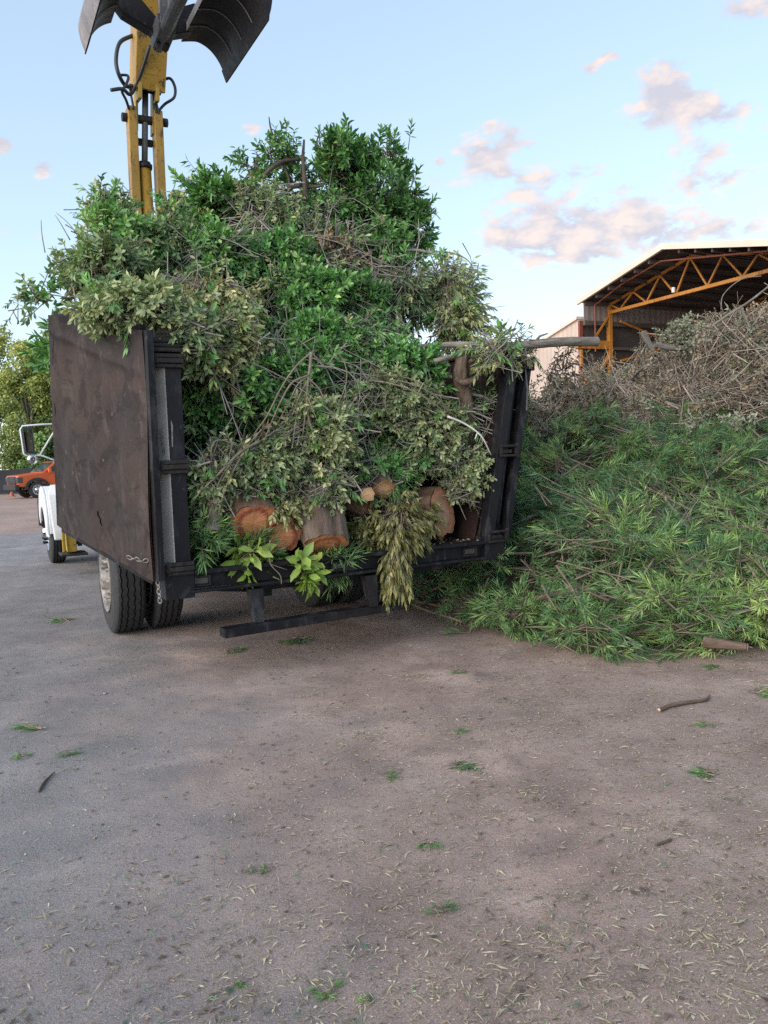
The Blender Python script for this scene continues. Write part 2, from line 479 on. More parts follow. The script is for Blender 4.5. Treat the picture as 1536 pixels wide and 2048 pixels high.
# length, width, leaves per sprig, twig length, tilt range in degrees, droop
SPEC = {
    'glossy': (.078, .026, 13, .13, (22, 80), .14), 'bright': (.072, .025, 14, .12, (22, 82), .16),
    'dull': (.062, .024, 12, .16, (30, 88), .38), 'olive': (.058, .020, 12, .15, (25, 80), .45),
    'pale': (.052, .021, 12, .13, (25, 80), .25), 'willow': (.080, .019, 12, .20, (20, 75), .9),
    'yellow': (.066, .019, 14, .16, (15, 60), 1.1), 'podo': (.098, .0095, 22, .17, (22, 78), .18),
    'lime': (.135, .055, 6, .10, (30, 85), .4), 'dead': (.055, .024, 8, .14, (20, 100), .5),
    'grass': (.10, .008, 14, .05, (10, 70), .35),
}


def unit(v): return v / np.maximum(np.linalg.norm(v, axis=-1, keepdims=True), 1e-9)


def leaves(O, D, spec, scale=1.0, tint_base=None, tint_var=.22):
    """sprigs at O pointing along D: returns leaf blocks, leaf tints, twig blocks"""
    L, Wd, n, TL, (t0, t1), droop = SPEC[spec]
    Sn = len(O); D = unit(D)
    sc = scale * rng.uniform(.6, 1.25, (Sn, 1))
    ref = np.where(np.abs(D[:, 2:3]) > .9, np.array([[1., 0, 0]]), np.array([[0, 0, 1.]]))
    u = unit(np.cross(D, ref)); v = np.cross(D, u)
    t = np.linspace(.25, 1, n)[None] + rng.uniform(-.06, .06, (Sn, n))
    ph = np.arange(n)[None] * 2.4 + rng.uniform(0, 6.28, (Sn, 1)) + rng.uniform(-.4, .4, (Sn, n))
    th = np.radians(t1 + (t0 - t1) * np.clip(t, 0, 1) + rng.uniform(-14, 14, (Sn, n)))
    base = O[:, None] + D[:, None] * (t * TL * sc)[..., None]
    ld = D[:, None] * np.cos(th)[..., None] + (u[:, None] * np.cos(ph)[..., None] + v[:, None] * np.sin(ph)[..., None]) * np.sin(th)[..., None]
    ld = ld + np.array([0, 0, -1.]) * droop * rng.uniform(.4, 1.3, (Sn, n, 1)); ld = unit(ld)
    side = np.cross(ld, D[:, None] + .35 * rng.normal(size=(Sn, n, 3))); side = unit(side); nor = np.cross(side, ld)
    l = (L * sc * rng.uniform(.7, 1.15, (Sn, n)))[..., None]; w = (Wd * sc * rng.uniform(.75, 1.15, (Sn, n)))[..., None] * .5
    if spec in ('podo', 'grass', 'willow', 'yellow'):
        bend = nor * l * rng.uniform(-.12, .12, (Sn, n, 1))
        B = [base, base - side * w + ld * l * .42 + bend, base + ld * l, base + side * w + ld * l * .42 + bend]
        pat = LEAF4
    else:
        cup = nor * w * .5; dr = nor * l * rng.uniform(-.22, .10, (Sn, n, 1))
        B = [base, base - side * w * .72 + ld * l * .34 + cup, base - side * w + ld * l * .66 + cup * .8 + dr * .4, base + ld * l + dr,
             base + side * w + ld * l * .66 + cup * .8 + dr * .4, base + side * w * .72 + ld * l * .34 + cup]
        pat = LEAF6
    V = np.stack(B, 2).reshape(Sn * n, len(B), 3)
    tb = rng.uniform(.15, .75, (Sn, 1)) if tint_base is None else np.asarray(tint_base).reshape(-1, 1) + rng.uniform(-.12, .12, (Sn, 1))
    T = np.clip(tb + rng.normal(0, tint_var, (Sn, n)), 0, 1).reshape(-1)
    p0 = O - D * (TL * sc) * .7; p1 = O + D * (TL * sc)
    r = .0035 * sc
    k = [u, -u * .5 + v * .87, -u * .5 - v * .87]
    Tw = np.stack([p0 + k[0] * r * 1.5, p0 + k[1] * r * 1.5, p0 + k[2] * r * 1.5, p1 + k[0] * r * .6, p1 + k[1] * r * .6, p1 + k[2] * r * .6], 1)
    return V, T, Tw, pat


def segs(P, Q, r0, r1):
    """three-sided twigs from P to Q"""
    D = unit(Q - P); ref = np.where(np.abs(D[:, 2:3]) > .9, np.array([[1., 0, 0]]), np.array([[0, 0, 1.]]))
    u = unit(np.cross(D, ref)); v = np.cross(D, u); k = [u, -u * .5 + v * .87, -u * .5 - v * .87]
    r0 = np.asarray(r0).reshape(-1, 1); r1 = np.asarray(r1).reshape(-1, 1)
    return np.stack([P + x * r0 for x in k] + [Q + x * r1 for x in k], 1)


def lump(n):
    """smooth random function on the sphere"""
    A = rng.normal(size=(7, 3)) * np.array([1.6, 2.2, 3, 3.4, 4.2, 5, 6.2])[:, None] * .9; ph = rng.uniform(0, 6.28, 7)
    am = np.array([1, .9, .8, .7, .6, .5, .4])
    return (np.sin(n @ A.T + ph) * am).sum(1) / 2.4

# ------------------------------------------------------------------ ground


def ground_mat():
    m = MT('ground_surface', .9); co = m.co('Object')
    s = m.n('SeparateXYZ'); m.l(co, s.inputs[0]); X, Y = s.outputs[0], s.outputs[1]
    big = m.noise(.55, 6, .6, .4); mid = m.noise(2.3, 6, .62, .3); fine = m.noise(70, 6, .75)
    swirl = m.noise(.8, 5, .6, 1.2, sc=(.6, 2.0, 1))
    # brown soil lies to the right of a line running from the lower right to beneath the truck, and far off on the yard
    lin = m.math('ADD', m.math('MULTIPLY', X, .55), m.math('MULTIPLY', Y, .13))
    v = m.math('ADD', lin, m.math('ADD', m.math('MULTIPLY', m.math('SUBTRACT', big, .5), 2.6), m.math('MULTIPLY', m.math('SUBTRACT', mid, .5), 1.4)))
    soil = m.step(v, -.75, .65)
    far = m.step(Y, 16.5, 18.5)
    lane = m.step(m.math('ADD', m.math('MULTIPLY', X, .7), m.math('MULTIPLY', Y, .5)), -.6, 1.6)
    soil = m.math('MULTIPLY', soil, .95)
    soil = m.math('MAXIMUM', soil, far)
    asph = m.ramp(mid, [(.28, (.175, .163, .163)), (.55, (.238, .224, .224)), (.76, (.30, .285, .283))])
    dirt = m.ramp(mid, [(.26, (.205, .140, .116)), (.5, (.290, .210, .178)), (.74, (.365, .28, .242))])
    grass = m.ramp(fine, [(.3, (.08, .09, .03)), (.7, (.20, .17, .09))])
    rust = m.ramp(big, [(.3, (.28, .19, .15)), (.7, (.36, .26, .21))])
    dirt = m.mix(far, dirt, rust)
    c = m.mix(soil, asph, dirt)
    # aggregate showing through the worn asphalt
    vo = m.n('TexVoronoi'); vo.inputs['Scale'].default_value = 85; m.l(co, vo.inputs[0])
    hs = m.n('TexWhiteNoise'); m.l(vo.outputs['Position'], hs.inputs[0])
    st = m.math('MULTIPLY', m.math('SUBTRACT', 1.0, m.step(vo.outputs['Distance'], .16, .34)), m.step(hs.outputs[0], .55, .95))
    st = m.math('MULTIPLY', st, m.math('SUBTRACT', .75, m.math('MULTIPLY', soil, .65)))
    c = m.mix(st, c, (.42, .41, .40))
    grit = m.noise(150, 4, .8)
    c = m.mix(m.math('MULTIPLY', m.step(grit, .52, .64), .8), c, m.mix(1.0, c, (1.55, 1.52, 1.5), 'MULTIPLY'))
    c = m.mix(m.math('MULTIPLY', m.math('SUBTRACT', 1.0, m.step(grit, .36, .47)), .8), c, m.mix(1.0, c, (.45, .44, .44), 'MULTIPLY'))
    c = m.mix(m.math('MULTIPLY', m.step(fine, .50, .66), .5), c, m.mix(1.0, c, (.55, .54, .54), 'MULTIPLY'))
    # tyre tracks worn by trucks swinging round the yard
    for cx_t, cy_t, r_t in ((-9.0, 3.0, 9.6), (-9.0, 3.0, 11.55), (10.5, 14.0, 12.6), (10.5, 14.0, 14.5)):
        dx = m.math('SUBTRACT', X, cx_t); dy = m.math('SUBTRACT', Y, cy_t)
        rr_ = m.math('SQRT', m.math('ADD', m.math('MULTIPLY', dx, dx), m.math('MULTIPLY', dy, dy)))
        q_ = m.math('ABSOLUTE', m.math('SUBTRACT', m.math('ADD', rr_, m.math('MULTIPLY', m.math('SUBTRACT', mid, .5), .5)), r_t))
        band = m.math('MULTIPLY', m.math('SUBTRACT', 1.0, m.step(q_, .12, .26)), m.step(m.math('ADD', mid, m.math('MULTIPLY', fine, .4)), .55, .9))
        c = m.mix(m.math('MULTIPLY', band, .7), c, m.mix(1.0, c, (1.32, 1.3, 1.28), 'MULTIPLY'))
    c = m.mix(m.math('MULTIPLY', m.step(fine, .30, .42), -.0), c, (.3, .3, .3))
    # oil spots and damp patches with shapes of their own
    vo2 = m.n('TexVoronoi'); vo2.inputs['Scale'].default_value = 1.15; m.l(co, vo2.inputs[0])
    wn = m.n('TexWhiteNoise'); m.l(vo2.outputs['Position'], wn.inputs[0])
    sp = m.math('ADD', vo2.outputs['Distance'], m.math('MULTIPLY', m.math('SUBTRACT', m.noise(11, 5, .7), .5), .26))
    spot = m.math('MULTIPLY', m.math('SUBTRACT', 1.0, m.step(sp, .03, .15)), m.step(wn.outputs[0], .52, .62))
    c = m.mix(m.math('MULTIPLY', spot, .5), c, (.075, .066, .068))
    c = m.mix(m.math('MULTIPLY', m.step(swirl, .54, .70), .5), c, m.mix(1.0, c, (1.3, 1.28, 1.27), 'MULTIPLY'))
    c = m.mix(m.math('MULTIPLY', m.step(m.noise(.33, 4), .52, .66), .25), c, (.115, .10, .098))
    m.col(c)
    h = m.math('ADD', m.math('MULTIPLY', fine, .6), m.math('MULTIPLY', m.noise(9, 5, .6), .8))
    h = m.math('ADD', h, m.math('MULTIPLY', st, .5))
    m.bump(h, .9, .014)
    return m.m


g = MB()
xs = [-400, -60, -30, -16, -8, -4, -2, 0, 2, 4, 8, 16, 30, 60, 400]; ys = [-60, -10, 0, 2, 4, 6, 8, 12, 18, 30, 60, 120, 700]
vs = [(x, y, 0) for y in ys for x in xs]; nx = len(xs)
g.add(vs, [(j * nx + i, j * nx + i + 1, (j + 1) * nx + i + 1, (j + 1) * nx + i) for j in range(len(ys) - 1) for i in range(nx - 1)])
tag(g.build('ground', ground_mat()), kind='structure')

# ------------------------------------------------------------------ the truck (local x across, y towards the cab)
T = empty('grapple_truck', tuple(TO), TA, 'large flatbed truck heaped with tree branches, rusty folded tailgate doors and tall yellow loader boom', 'truck')


def part(mb, name, mats, smooth=False, bevel=0.0, parent=None):
    return mb.build(name, mats, parent or T, smooth, bevel)


b = MB()
for x in (-.42, .42): b.box(x - .05, x + .05, -1.85, 6.9, .50, .735)
for y in (-1.3, -.6, .9, 1.9, 2.8): b.box(-.37, .37, y - .04, y + .04, .52, .70)
for y in (-1.75, -1.0, -.2, .6, 1.4, 2.2, 2.9): b.box(-1.0, 1.38, y - .03, y + .03, .665, .735)
b.tube([(-1.0, 0, .48), (1.0, 0, .48)], .07, 12); b.lathe([(-.2, .02), (-.16, .14), (0, .2), (.16, .14), (.2, .02)], 16, 'x', (0, 0, .48))
b.box(-.42, -.78, .0, .6, .5, .56); b.box(.5, .85, 1.4, 2.4, .40, .66); b.box(-.85, -.5, 1.6, 2.6, .42, .66)
b.tube([(-.8, 5.8, .5), (.8, 5.8, .5)], .06, 10)
part(b, 'chassis_frame', M['black'], bevel=.006)

b = MB(); b.box(-1.06, 1.42, -1.965, 3.0, .738, .766); part(b, 'cargo_floor', M['rustwall'])

# rear sill: a C-channel with a lip
b = MB(); b.box(-1.02, 1.42, -1.995, -1.969, .640, .762); b.box(-1.02, 1.42, -2.055, -1.996, .742, .772); b.box(-1.02, 1.42, -2.06, -1.996, .618, .640)
b.add([(-.95, -1.93, .617), (1.30, -1.93, .617), (1.0, -1.93, .56), (.45, -1.93, .52), (.2, -1.93, .56), (-.55, -1.93, .56), (-.75, -1.93, .585),
       (-.95, -1.88, .617), (1.30, -1.88, .617), (1.0, -1.88, .56), (.45, -1.88, .52), (.2, -1.88, .56), (-.55, -1.88, .56), (-.75, -1.88, .585)],
      [(0, 1, 2, 3, 4, 5, 6), (13, 12, 11, 10, 9, 8, 7), (0, 7, 8, 1), (1, 8, 9, 2), (2, 9, 10, 3), (3, 10, 11, 4), (4, 11, 12, 5), (5, 12, 13, 6), (6, 13, 7, 0)])
sill = part(b, 'rear_sill', M['black'], bevel=.006)
for x, mt in ((-.93, 'lens'), (.10, 'lens'), (1.28, 'redlens')):
    l = MB(); l.box(x - .05, x + .05, -2.014, -1.997, .668, .712); lo = l.build('marker_light', M[mt], sill, bevel=.012)
    l = MB()
    for (a0, a1, c0, c1) in ((-.066, -.051, .655, .725), (.051, .066, .655, .725), (-.051, .051, .713, .725), (-.051, .051, .655, .667)):
        l.box(x + a0, x + a1, -2.012, -1.997, c0, c1)
    l.build('lamp_bezel', M['hinge'], sill)

# side walls and headboard: folded sheet
nz_ = 5; ny_ = 9
for (xb, xt, th) in ((-1.06, -1.07, -.03), (1.405, 1.80, .03)):
    P = {}; b = MB()
    for i in range(ny_):
        for j in range(nz_):
            y = -1.9 + 4.9 * i / (ny_ - 1); z = .77 + (2.33 - .77 + .02 * i) * j / (nz_ - 1)
            x = xb + (xt - xb) * j / (nz_ - 1) + random.uniform(-.012, .012)
            P[i, j] = (x, y, z)
    for sgn in (0, 1):
        o = len(b.v); b.v += [(P[i, j][0] + th * sgn, P[i, j][1], P[i, j][2]) for i in range(ny_) for j in range(nz_)]
        fs = [(o + i * nz_ + j, o + (i + 1) * nz_ + j, o + (i + 1) * nz_ + j + 1, o + i * nz_ + j + 1) for i in range(ny_ - 1) for j in range(nz_ - 1)]
        b.f += fs; b.mi += [0] * len(fs)
    # rim of the wall
    zt0, zt1 = 2.33, 2.33 + .16
    b.hexa([(xt - .02, -1.9, zt0), (xt + .05, -1.9, zt0), (xt + .05, 3.0, zt1), (xt - .02, 3.0, zt1)],
           [(xt - .02, -1.9, zt0 + .06), (xt + .05, -1.9, zt0 + .06), (xt + .05, 3.0, zt1 + .06), (xt - .02, 3.0, zt1 + .06)])
    part(b, 'side_wall', M['rustwall'])
b = MB(); b.hexa([(-1.09, 3.01, .74), (1.43, 3.01, .74), (1.43, 3.07, .74), (-1.09, 3.07, .74)], [(-1.10, 3.01, 2.75), (1.86, 3.01, 2.75), (1.86, 3.07, 2.75), (-1.10, 3.07, 2.75)])
part(b, 'headboard', M['rustwall'])

# left rear post with a bevelled outer face, cap and hinges
b = MB()
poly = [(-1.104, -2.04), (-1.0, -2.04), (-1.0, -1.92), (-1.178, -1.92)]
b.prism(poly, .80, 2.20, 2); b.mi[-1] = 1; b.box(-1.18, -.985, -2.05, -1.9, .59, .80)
post = part(b, 'rear_post', [M['postface'], M['skylit_bevel']], bevel=.004)
b = MB(); b.box(-1.215, -.985, -2.07, -1.9, 2.215, 2.245); b.box(-1.20, -1.0, -2.06, -1.9, 2.2455, 2.275); b.box(-1.19, -1.0, -2.05, -1.9, 2.2755, 2.33)
b.box(-1.14, -1.02, -2.03, -1.92, 2.3305, 2.36)
b.build('post_cap', M['hinge'], post, bevel=.01)


def hinge(z, parent, x0=-1.205, x1=-.985, flip=1):
    h = MB()
    h.box(x0 + .03, x1, -2.075, -2.042, z + .012, z + .04); h.box(x0 + .03, x1, -2.082, -2.042, z - .022, z + .010)
    h.box(x0 + .04, x1 - .005, -2.07, -2.042, z - .05, z - .024)
    h.beam((x0 - .012, -2.03, z - .005), (x0 + .06, -2.065, z - .005), .05, .045)
    h.tube([(x0 - .01, -2.045, z - .05), (x0 - .01, -2.045, z + .05)], .018, 10)
    return h.build('hinge', M['hinge'], parent, bevel=.006)


for z in (2.165, 1.475, .80): hinge(z, post)
b = MB(); b.beam((-1.128, -2.005, 1.55), (-1.135, -2.001, 1.72), .004, .016); b.add([(-1.086, -2.043, 1.60), (-1.078, -2.043, 1.60), (-1.072, -2.043, 1.74), (-1.083, -2.043, 1.78)], [(0, 1, 2, 3)])
b.build('paint_scrape', M['alloy'], post)

# left door swung right round against the side: a dented sheet, free edge carried higher
A0 = np.array([-1.262, -2.10, .735]); A1 = np.array([-1.250, -2.10, 2.34]); B0 = np.array([-1.70, -.83, 1.045]); B1 = np.array([-1.70, -1.19, 2.57])
nu, nv = 110, 130
dn = np.cross(B0 - A0, A1 - A0); dn /= np.linalg.norm(dn); dn = dn if dn[0] < 0 else -dn
hole = (.50, .155)
db = MB(); pts = {}
for i in range(nu):
    for j in range(nv):
        u, v = i / (nu - 1), j / (nv - 1)
        p = A0 * (1 - u) * (1 - v) + A1 * (1 - u) * v + B0 * u * (1 - v) + B1 * u * v
        d = .010 * math.sin(u * 9 + 1) * math.sin(v * 5 + .4) + .006 * math.sin(u * 23 + v * 7)
        d += .020 * math.exp(-((u - .53 - .02 * v) / .035) ** 2) * min(1, max(0, (v - .35) / .4)) - .02 * math.exp(-((u - .43 - .02 * v) / .03) ** 2) * min(1, max(0, (v - .3) / .4))
        d += .014 * math.exp(-((v - .93 + .10 * (1 - u)) / .02) ** 2) * (1 if u > .3 else u / .3)
        d += .02 * math.exp(-((u - .84) / .05) ** 2) * max(0, v - .2)
        e = np.array([0, 0, 0.0])
        if u > .97: e = (B0 - A0) / 1.3 * (.022 * math.sin(v * 19) * (v ** 2) - .035 * math.exp(-((v - .80) / .04) ** 2) + .012 * math.sin(v * 41))
        pts[i, j] = p + dn * d + e
for layer, off in ((0, 0), (1, -.012)):
    o = len(db.v); db.v += [tuple(pts[i, j] + dn * off) for i in range(nu) for j in range(nv)]
    for i in range(nu - 1):
        for j in range(nv - 1):
            uu, vv_ = (i + .5) / (nu - 1), (j + .5) / (nv - 1)
            ang = math.atan2(vv_ - hole[1], uu - hole[0])
            if math.hypot((uu - hole[0]) / .030, (vv_ - hole[1]) / .028) < 1 + .3 * math.sin(3 * ang): continue
            db.f.append((o + i * nv + j, o + (i + 1) * nv + j, o + (i + 1) * nv + j + 1, o + i * nv + j + 1)); db.mi.append(0)
ldoor = part(db, 'cargo_door', M['rustdoor'], smooth=True); tag(ldoor, 'rusty dented door sheet with a torn hole')
b = MB()
off = -dn
for (p, q) in ((A0, A1), (B0, B1)):
    b.beam(p + off * .036, q + off * .036, .046, .075, up=tuple(B0 - A0))
for (p, q) in ((A0, B0), (A1, B1), (A0 * .5 + A1 * .5, B0 * .5 + B1 * .5)):
    d_ = (q - p) / np.linalg.norm(q - p) * .04
    b.beam(p + off * .0355 + d_, q + off * .0355 - d_, .042, .07, up=tuple(A1 - A0))
b.build('door_frame', M['black'], ldoor)

# right post leans out; the folded right door stands beyond it
b = MB()
def leaning(x0, x1, X0, X1, y0, y1, z0, z1): b.hexa([(x0, y0, z0), (x1, y0, z0), (x1, y1, z0), (x0, y1, z0)], [(X0, y0, z1), (X1, y0, z1), (X1, y1, z1), (X0, y1, z1)])
leaning(1.415, 1.505, 1.72, 1.80, -2.04, -1.93, .80, 2.30)
leaning(1.506, 1.585, 1.802, 1.85, -1.985, -1.955, .80, 2.30)
b.box(1.405, 1.60, -2.05, -1.91, .61, .80)
rpost = part(b, 'rear_post', M['black'], bevel=.005); rpost['label'] = 'rear post leaning outward'
for z, x0, x1 in ((.80, 1.43, 1.62), (1.50, 1.57, 1.74), (2.22, 1.70, 1.92)):
    b = MB(); b.box(x0, x1, -2.075, -2.045, z + .03, z + .05); b.box(x0, x1, -2.07, -2.045, z - .05, z - .03); b.box(x0, x0 + .02, -2.072, -2.046, z - .029, z + .029)
    b.box(x1 - .02, x1, -2.072, -2.046, z - .029, z + .029); b.tube([(x1 + .012, -2.05, z - .06), (x1 + .012, -2.05, z + .06)], .018, 10)
    b.box(x0 + .03, x1 - .04, -2.052, -2.042, z - .02, z + .01)
    b.build('hinge', M['hinge'], rpost, bevel=.004)
b = MB(); b.box(1.70, 1.93, -2.05, -1.93, 2.302, 2.34); b.box(1.74, 1.90, -2.04, -1.94, 2.3405, 2.375); b.build('post_cap', M['hinge'], rpost, bevel=.01)
b = MB()
leaning(1.625, 1.69, 1.905, 1.965, -2.02, -1.955, .78, 2.28)
leaning(1.66, 1.70, 1.93, 1.975, -1.954, -.90, .80, 2.29)
leaning(1.60, 1.655, 1.87, 1.925, -.96, -.90, .80, 2.29)
leaning(1.602, 1.655, 1.70, 1.755, -1.94, -.97, .84, .90)
leaning(1.75, 1.80, 1.76, 1.81, -1.94, -.97, 1.52, 1.58)
b.beam((1.535, -2.02, .95), (1.625, -1.99, .82), .012, .012)
rdoor = part(b, 'cargo_door', M['black'], bevel=.004)
b = MB(); b.tube([(1.845, -2.06, 2.2), (1.865, -2.06, 2.0), (1.86, -2.05, 1.83)], .007, 6); b.build('cable', M['greysteel'], rdoor)

# bumper
b = MB(); b.beam((-.83, -2.10, .335), (.64, -1.99, .335), .11, .062); bump = part(b, 'rear_bumper', M['black'], bevel=.006)
for x in (-.56, .34):
    b = MB(); b.hexa([(x - .035, -2.10, .368), (x + .035, -2.10, .368), (x + .035, -2.03, .368), (x - .035, -2.03, .368)], [(x - .05, -2.07, .60), (x + .05, -2.07, .60), (x + .05, -1.97, .60), (x - .05, -1.97, .60)])
    b.build('bumper_bracket', M['black'], bump, bevel=.005)

# wheels
RT = .485


def tyre_mb(x0, x1, tread=True):
    w = x1 - x0; mb = MB()
    side = [(x0 + .02, .285), (x0 + .002, .315), (x0, .37), (x0 + .006, .43), (x0 + .022, .468), (x0 + .034, .480)]
    pr = list(side); zg = [0] * len(side)
    gr = [.22, .40, .60, .78]
    for gpos in gr:
        c = x0 + w * gpos
        pr += [(c - .008, RT), (c - .006, RT - .016), (c + .006, RT - .016), (c + .008, RT)]; zg += [.005] * 4
    pr += [(x1 - (x - x0), r) for x, r in reversed(side)]; zg += [0] * len(side)
    mb.lathe(pr, 72, 'x', zig=zg); return mb


def wheel(cx0, cx1, y, outward, name='wheel', dish=.05, front=False):
    t_ = tyre_mb(cx0, cx1).build(name, M['rubber'], T, smooth=False)
    t_.location = (0, y, RT - .002)
    # rim seen from the outer side
    e = cx0 if outward < 0 else cx1; s_ = -outward
    r = MB()
    prof = [(e + s_ * .012, .288), (e - s_ * .004, .292), (e - s_ * .004, .278), (e + s_ * .03, .262), (e + s_ * (.03 + dish), .25), (e + s_ * (.035 + dish), .20),
            (e + s_ * (.02 + dish * .5), .14), (e + s_ * (.02 + dish * .5), .09), (e - s_ * (.03 if not front else .06), .085), (e - s_ * (.04 if not front else .075), .05), (e - s_ * (.04 if not front else .075), .0)]
    r.lathe(prof, 40, 'x')
    for k in range(10):
        a = k * math.pi / 5
        y_, z_ = .165 * math.cos(a), .165 * math.sin(a)
        r.tube([(e + s_ * (.03 + dish * .5), y_, z_), (e - s_ * .012, y_, z_)], .016, 6)
    r.build('rim', M['alloy'] if not front else M['chrome'], t_, smooth=True)
    for k in range(10):
        h = MB(); a = (k + .5) * math.pi / 5
        h.lathe([(0, .0), (0, .022)], 10, 'x', (e + s_ * (.025 + dish * .80), .222 * math.cos(a), .222 * math.sin(a)))
        h.build('rim_hole', M['rubber'], t_)
    return t_


wheel(-1.262, -.985, 0, -1, dish=.13); wheel(-.925, -.665, 0, -1, dish=.13); wheel(.935, 1.195, 0, 1, dish=.13); wheel(.615, .875, 0, 1, dish=.13)
fw = wheel(-1.24, -1.0, 5.85, -1, dish=.0, front=True); wheel(1.0, 1.24, 5.85, 1, dish=.0, front=True)
for k in range(10):
    b = MB(); a = k * math.pi / 5; b.tube([(-1.24, .165 * math.cos(a), .165 * math.sin(a)), (-1.31, .165 * math.cos(a), .165 * math.sin(a))], .017, 6); b.build('lug_nut', M['black'], fw)
b = MB(); b.hexa([(-1.24, -1.66, .735), (-.99, -1.66, .735), (-.99, -1.645, .735), (-1.24, -1.645, .735)], [(-1.24, -1.66, .87), (-.99, -1.66, .87), (-.99, -1.645, .87), (-1.24, -1.645, .87)])
part(b, 'mudguard', M['greysteel'])

# chains at the lower hinge


def chain(pts, parent):
    c = MB()
    for i in range(len(pts) - 1):
        p, q = np.array(pts[i]), np.array(pts[i + 1]); d = unit(q - p); L = np.linalg.norm(q - p) * .62
        u = unit(np.cross(d, (0, 0, 1) if i % 2 else (1, .3, 0.1))); m_ = (p + q) / 2
        ring = [m_ + d * L * math.cos(a) + u * .013 * math.sin(a) for a in np.linspace(0, 2 * math.pi, 13)]
        c.tube(ring, .0048, 6, cap=False)
    return c.build('chain', M['chain'], parent, smooth=True)


chain([(-1.235 + .002 * i, -2.08 + .002 * i, .765 - .030 * i) for i in range(7)], T)
chain([(-1.40, -2.0, .90), (-1.375, -2.02, .885), (-1.355, -2.035, .89), (-1.335, -2.05, .872), (-1.31, -2.06, .868), (-1.285, -2.07, .872)], T)

# cab, hood, fender, mirror
b = MB()
cabp = [(4.35, .62), (5.55, .62), (5.75, 1.35), (5.45, 2.25), (4.45, 2.35), (4.35, 2.2)]
b.prism(cabp, -.98, .98, 0)
cab = part(b, 'cab', M['white'], bevel=.04)
b = MB()
for x in (-.993, .981): b.prism([(4.75, 1.45), (5.55, 1.45), (5.40, 2.1), (4.75, 2.12)], x, x + .012, 0)
b.box(-.75, .75, 4.335, 4.349, 1.5, 2.05)
b.add([(-.85, 5.748, 1.42), (.85, 5.748, 1.42), (.85, 5.50, 2.15), (-.85, 5.50, 2.15)], [(0, 1, 2, 3)])
b.build('window', M['glass'], cab)
b = MB(); b.prism([(5.76, .7), (7.25, .7), (7.25, 1.15), (7.0, 1.32), (5.76, 1.42)], -.62, .62, 0); part(b, 'hood', M['white'], bevel=.06)
for sgn in (-1, 1):
    b = MB(); arch = [(5.85 + .60 * math.cos(t), .47 + .62 * math.sin(t)) for t in np.linspace(math.radians(8), math.radians(180), 15)]
    inner = [(5.85 + .55 * math.cos(t), .47 + .57 * math.sin(t)) for t in np.linspace(math.radians(8), math.radians(180), 15)]
    b.prism(arch + [(5.15, .60), (4.98, .95), (4.98, 1.25), (5.3, 1.33), (6.4, 1.30), (6.75, 1.05), (6.75, .6)][::-1][:0] + inner[::-1], -1.20 * sgn, -.62 * sgn, 0)
    part(b, 'fender', M['white'], bevel=.015)
    b = MB(); b.hexa([(-1.22 * sgn, 4.98, .42), (-.66 * sgn, 4.98, .42), (-.66 * sgn, 5.02, .42), (-1.22 * sgn, 5.02, .42)], [(-1.27 * sgn, 5.0, 1.10), (-.66 * sgn, 5.0, 1.10), (-.66 * sgn, 5.22, 1.24), (-1.22 * sgn, 5.22, 1.24)])
    fl = part(b, 'fender_skirt', M['white'], bevel=.03)
    b = MB(); th = np.linspace(math.radians(20), math.radians(180), 15)
    b.prism([(5.85 + .66 * math.cos(t), .50 + .70 * math.sin(t)) for t in th] + [(5.12, .46), (5.30, .50)] + [(5.85 + .47 * math.cos(t), .44 + .44 * math.sin(t)) for t in th[::-1]], -1.30 * sgn, -1.262 * sgn, 0)
    b.prism([(5.85 + .66 * math.cos(t), .50 + .70 * math.sin(t)) for t in th] + [(5.85 + .63 * math.cos(t), .50 + .67 * math.sin(t)) for t in th[::-1]], -1.261 * sgn, -1.0 * sgn, 0)
    part(b, 'fender_side', M['white'], bevel=.012)
    b = MB(); b.prism([(6.44, .55), (6.50, .55), (6.50, .95), (6.40, 1.02)], -1.31 * sgn, -1.05 * sgn, 0); part(b, 'splash_flap', M['rubber'], bevel=.008)
b = MB(); b.box(-1.1, -.7, 4.5, 4.95, .38, .60); part(b, 'step_box', M['black'], bevel=.02)
y = 5.2
b = MB()
b.tube([(-1.0, y, 2.13), (-1.30, y, 2.12), (-1.53, y, 2.10), (-1.56, y, 2.05), (-1.535, y, 1.70), (-1.48, y, 1.66), (-1.32, y, 1.675), (-1.0, y, 1.54)], .013, 8)
b.tube([(-1.32, y, 1.68), (-1.12, y - .02, 2.0), (-1.0, y, 2.1)], .012, 8)
arm = part(b, 'mirror_arm', M['white'], smooth=True)
b = MB(); b.hexa([(-1.525, y - .03, 1.70), (-1.385, y - .03, 1.70), (-1.385, y + .05, 1.70), (-1.525, y + .05, 1.70)], [(-1.548, y - .03, 2.08), (-1.398, y - .03, 2.08), (-1.398, y + .05, 2.08), (-1.548, y + .05, 2.08)])
b.build('mirror_housing', M['hose'], arm, bevel=.02)
b = MB(); b.add([(-1.505, y - .034, 1.73), (-1.405, y - .034, 1.73), (-1.415, y - .034, 2.05), (-1.525, y - .034, 2.05)], [(0, 1, 2, 3)])
mg = MT('mirror_glass', .03, 1.0); mg.col((.62, .66, .66)); b.build('mirror', mg.m, arm)
b = MB(); b.lathe([(-.02, .001), (-.025, .03), (-.016, .068), (0, .072), (.03, .05), (.035, .0)], 24, 'y', (-1.425, y - .02, 1.615)); b.build('round_mirror', M['chrome'], arm, smooth=True)

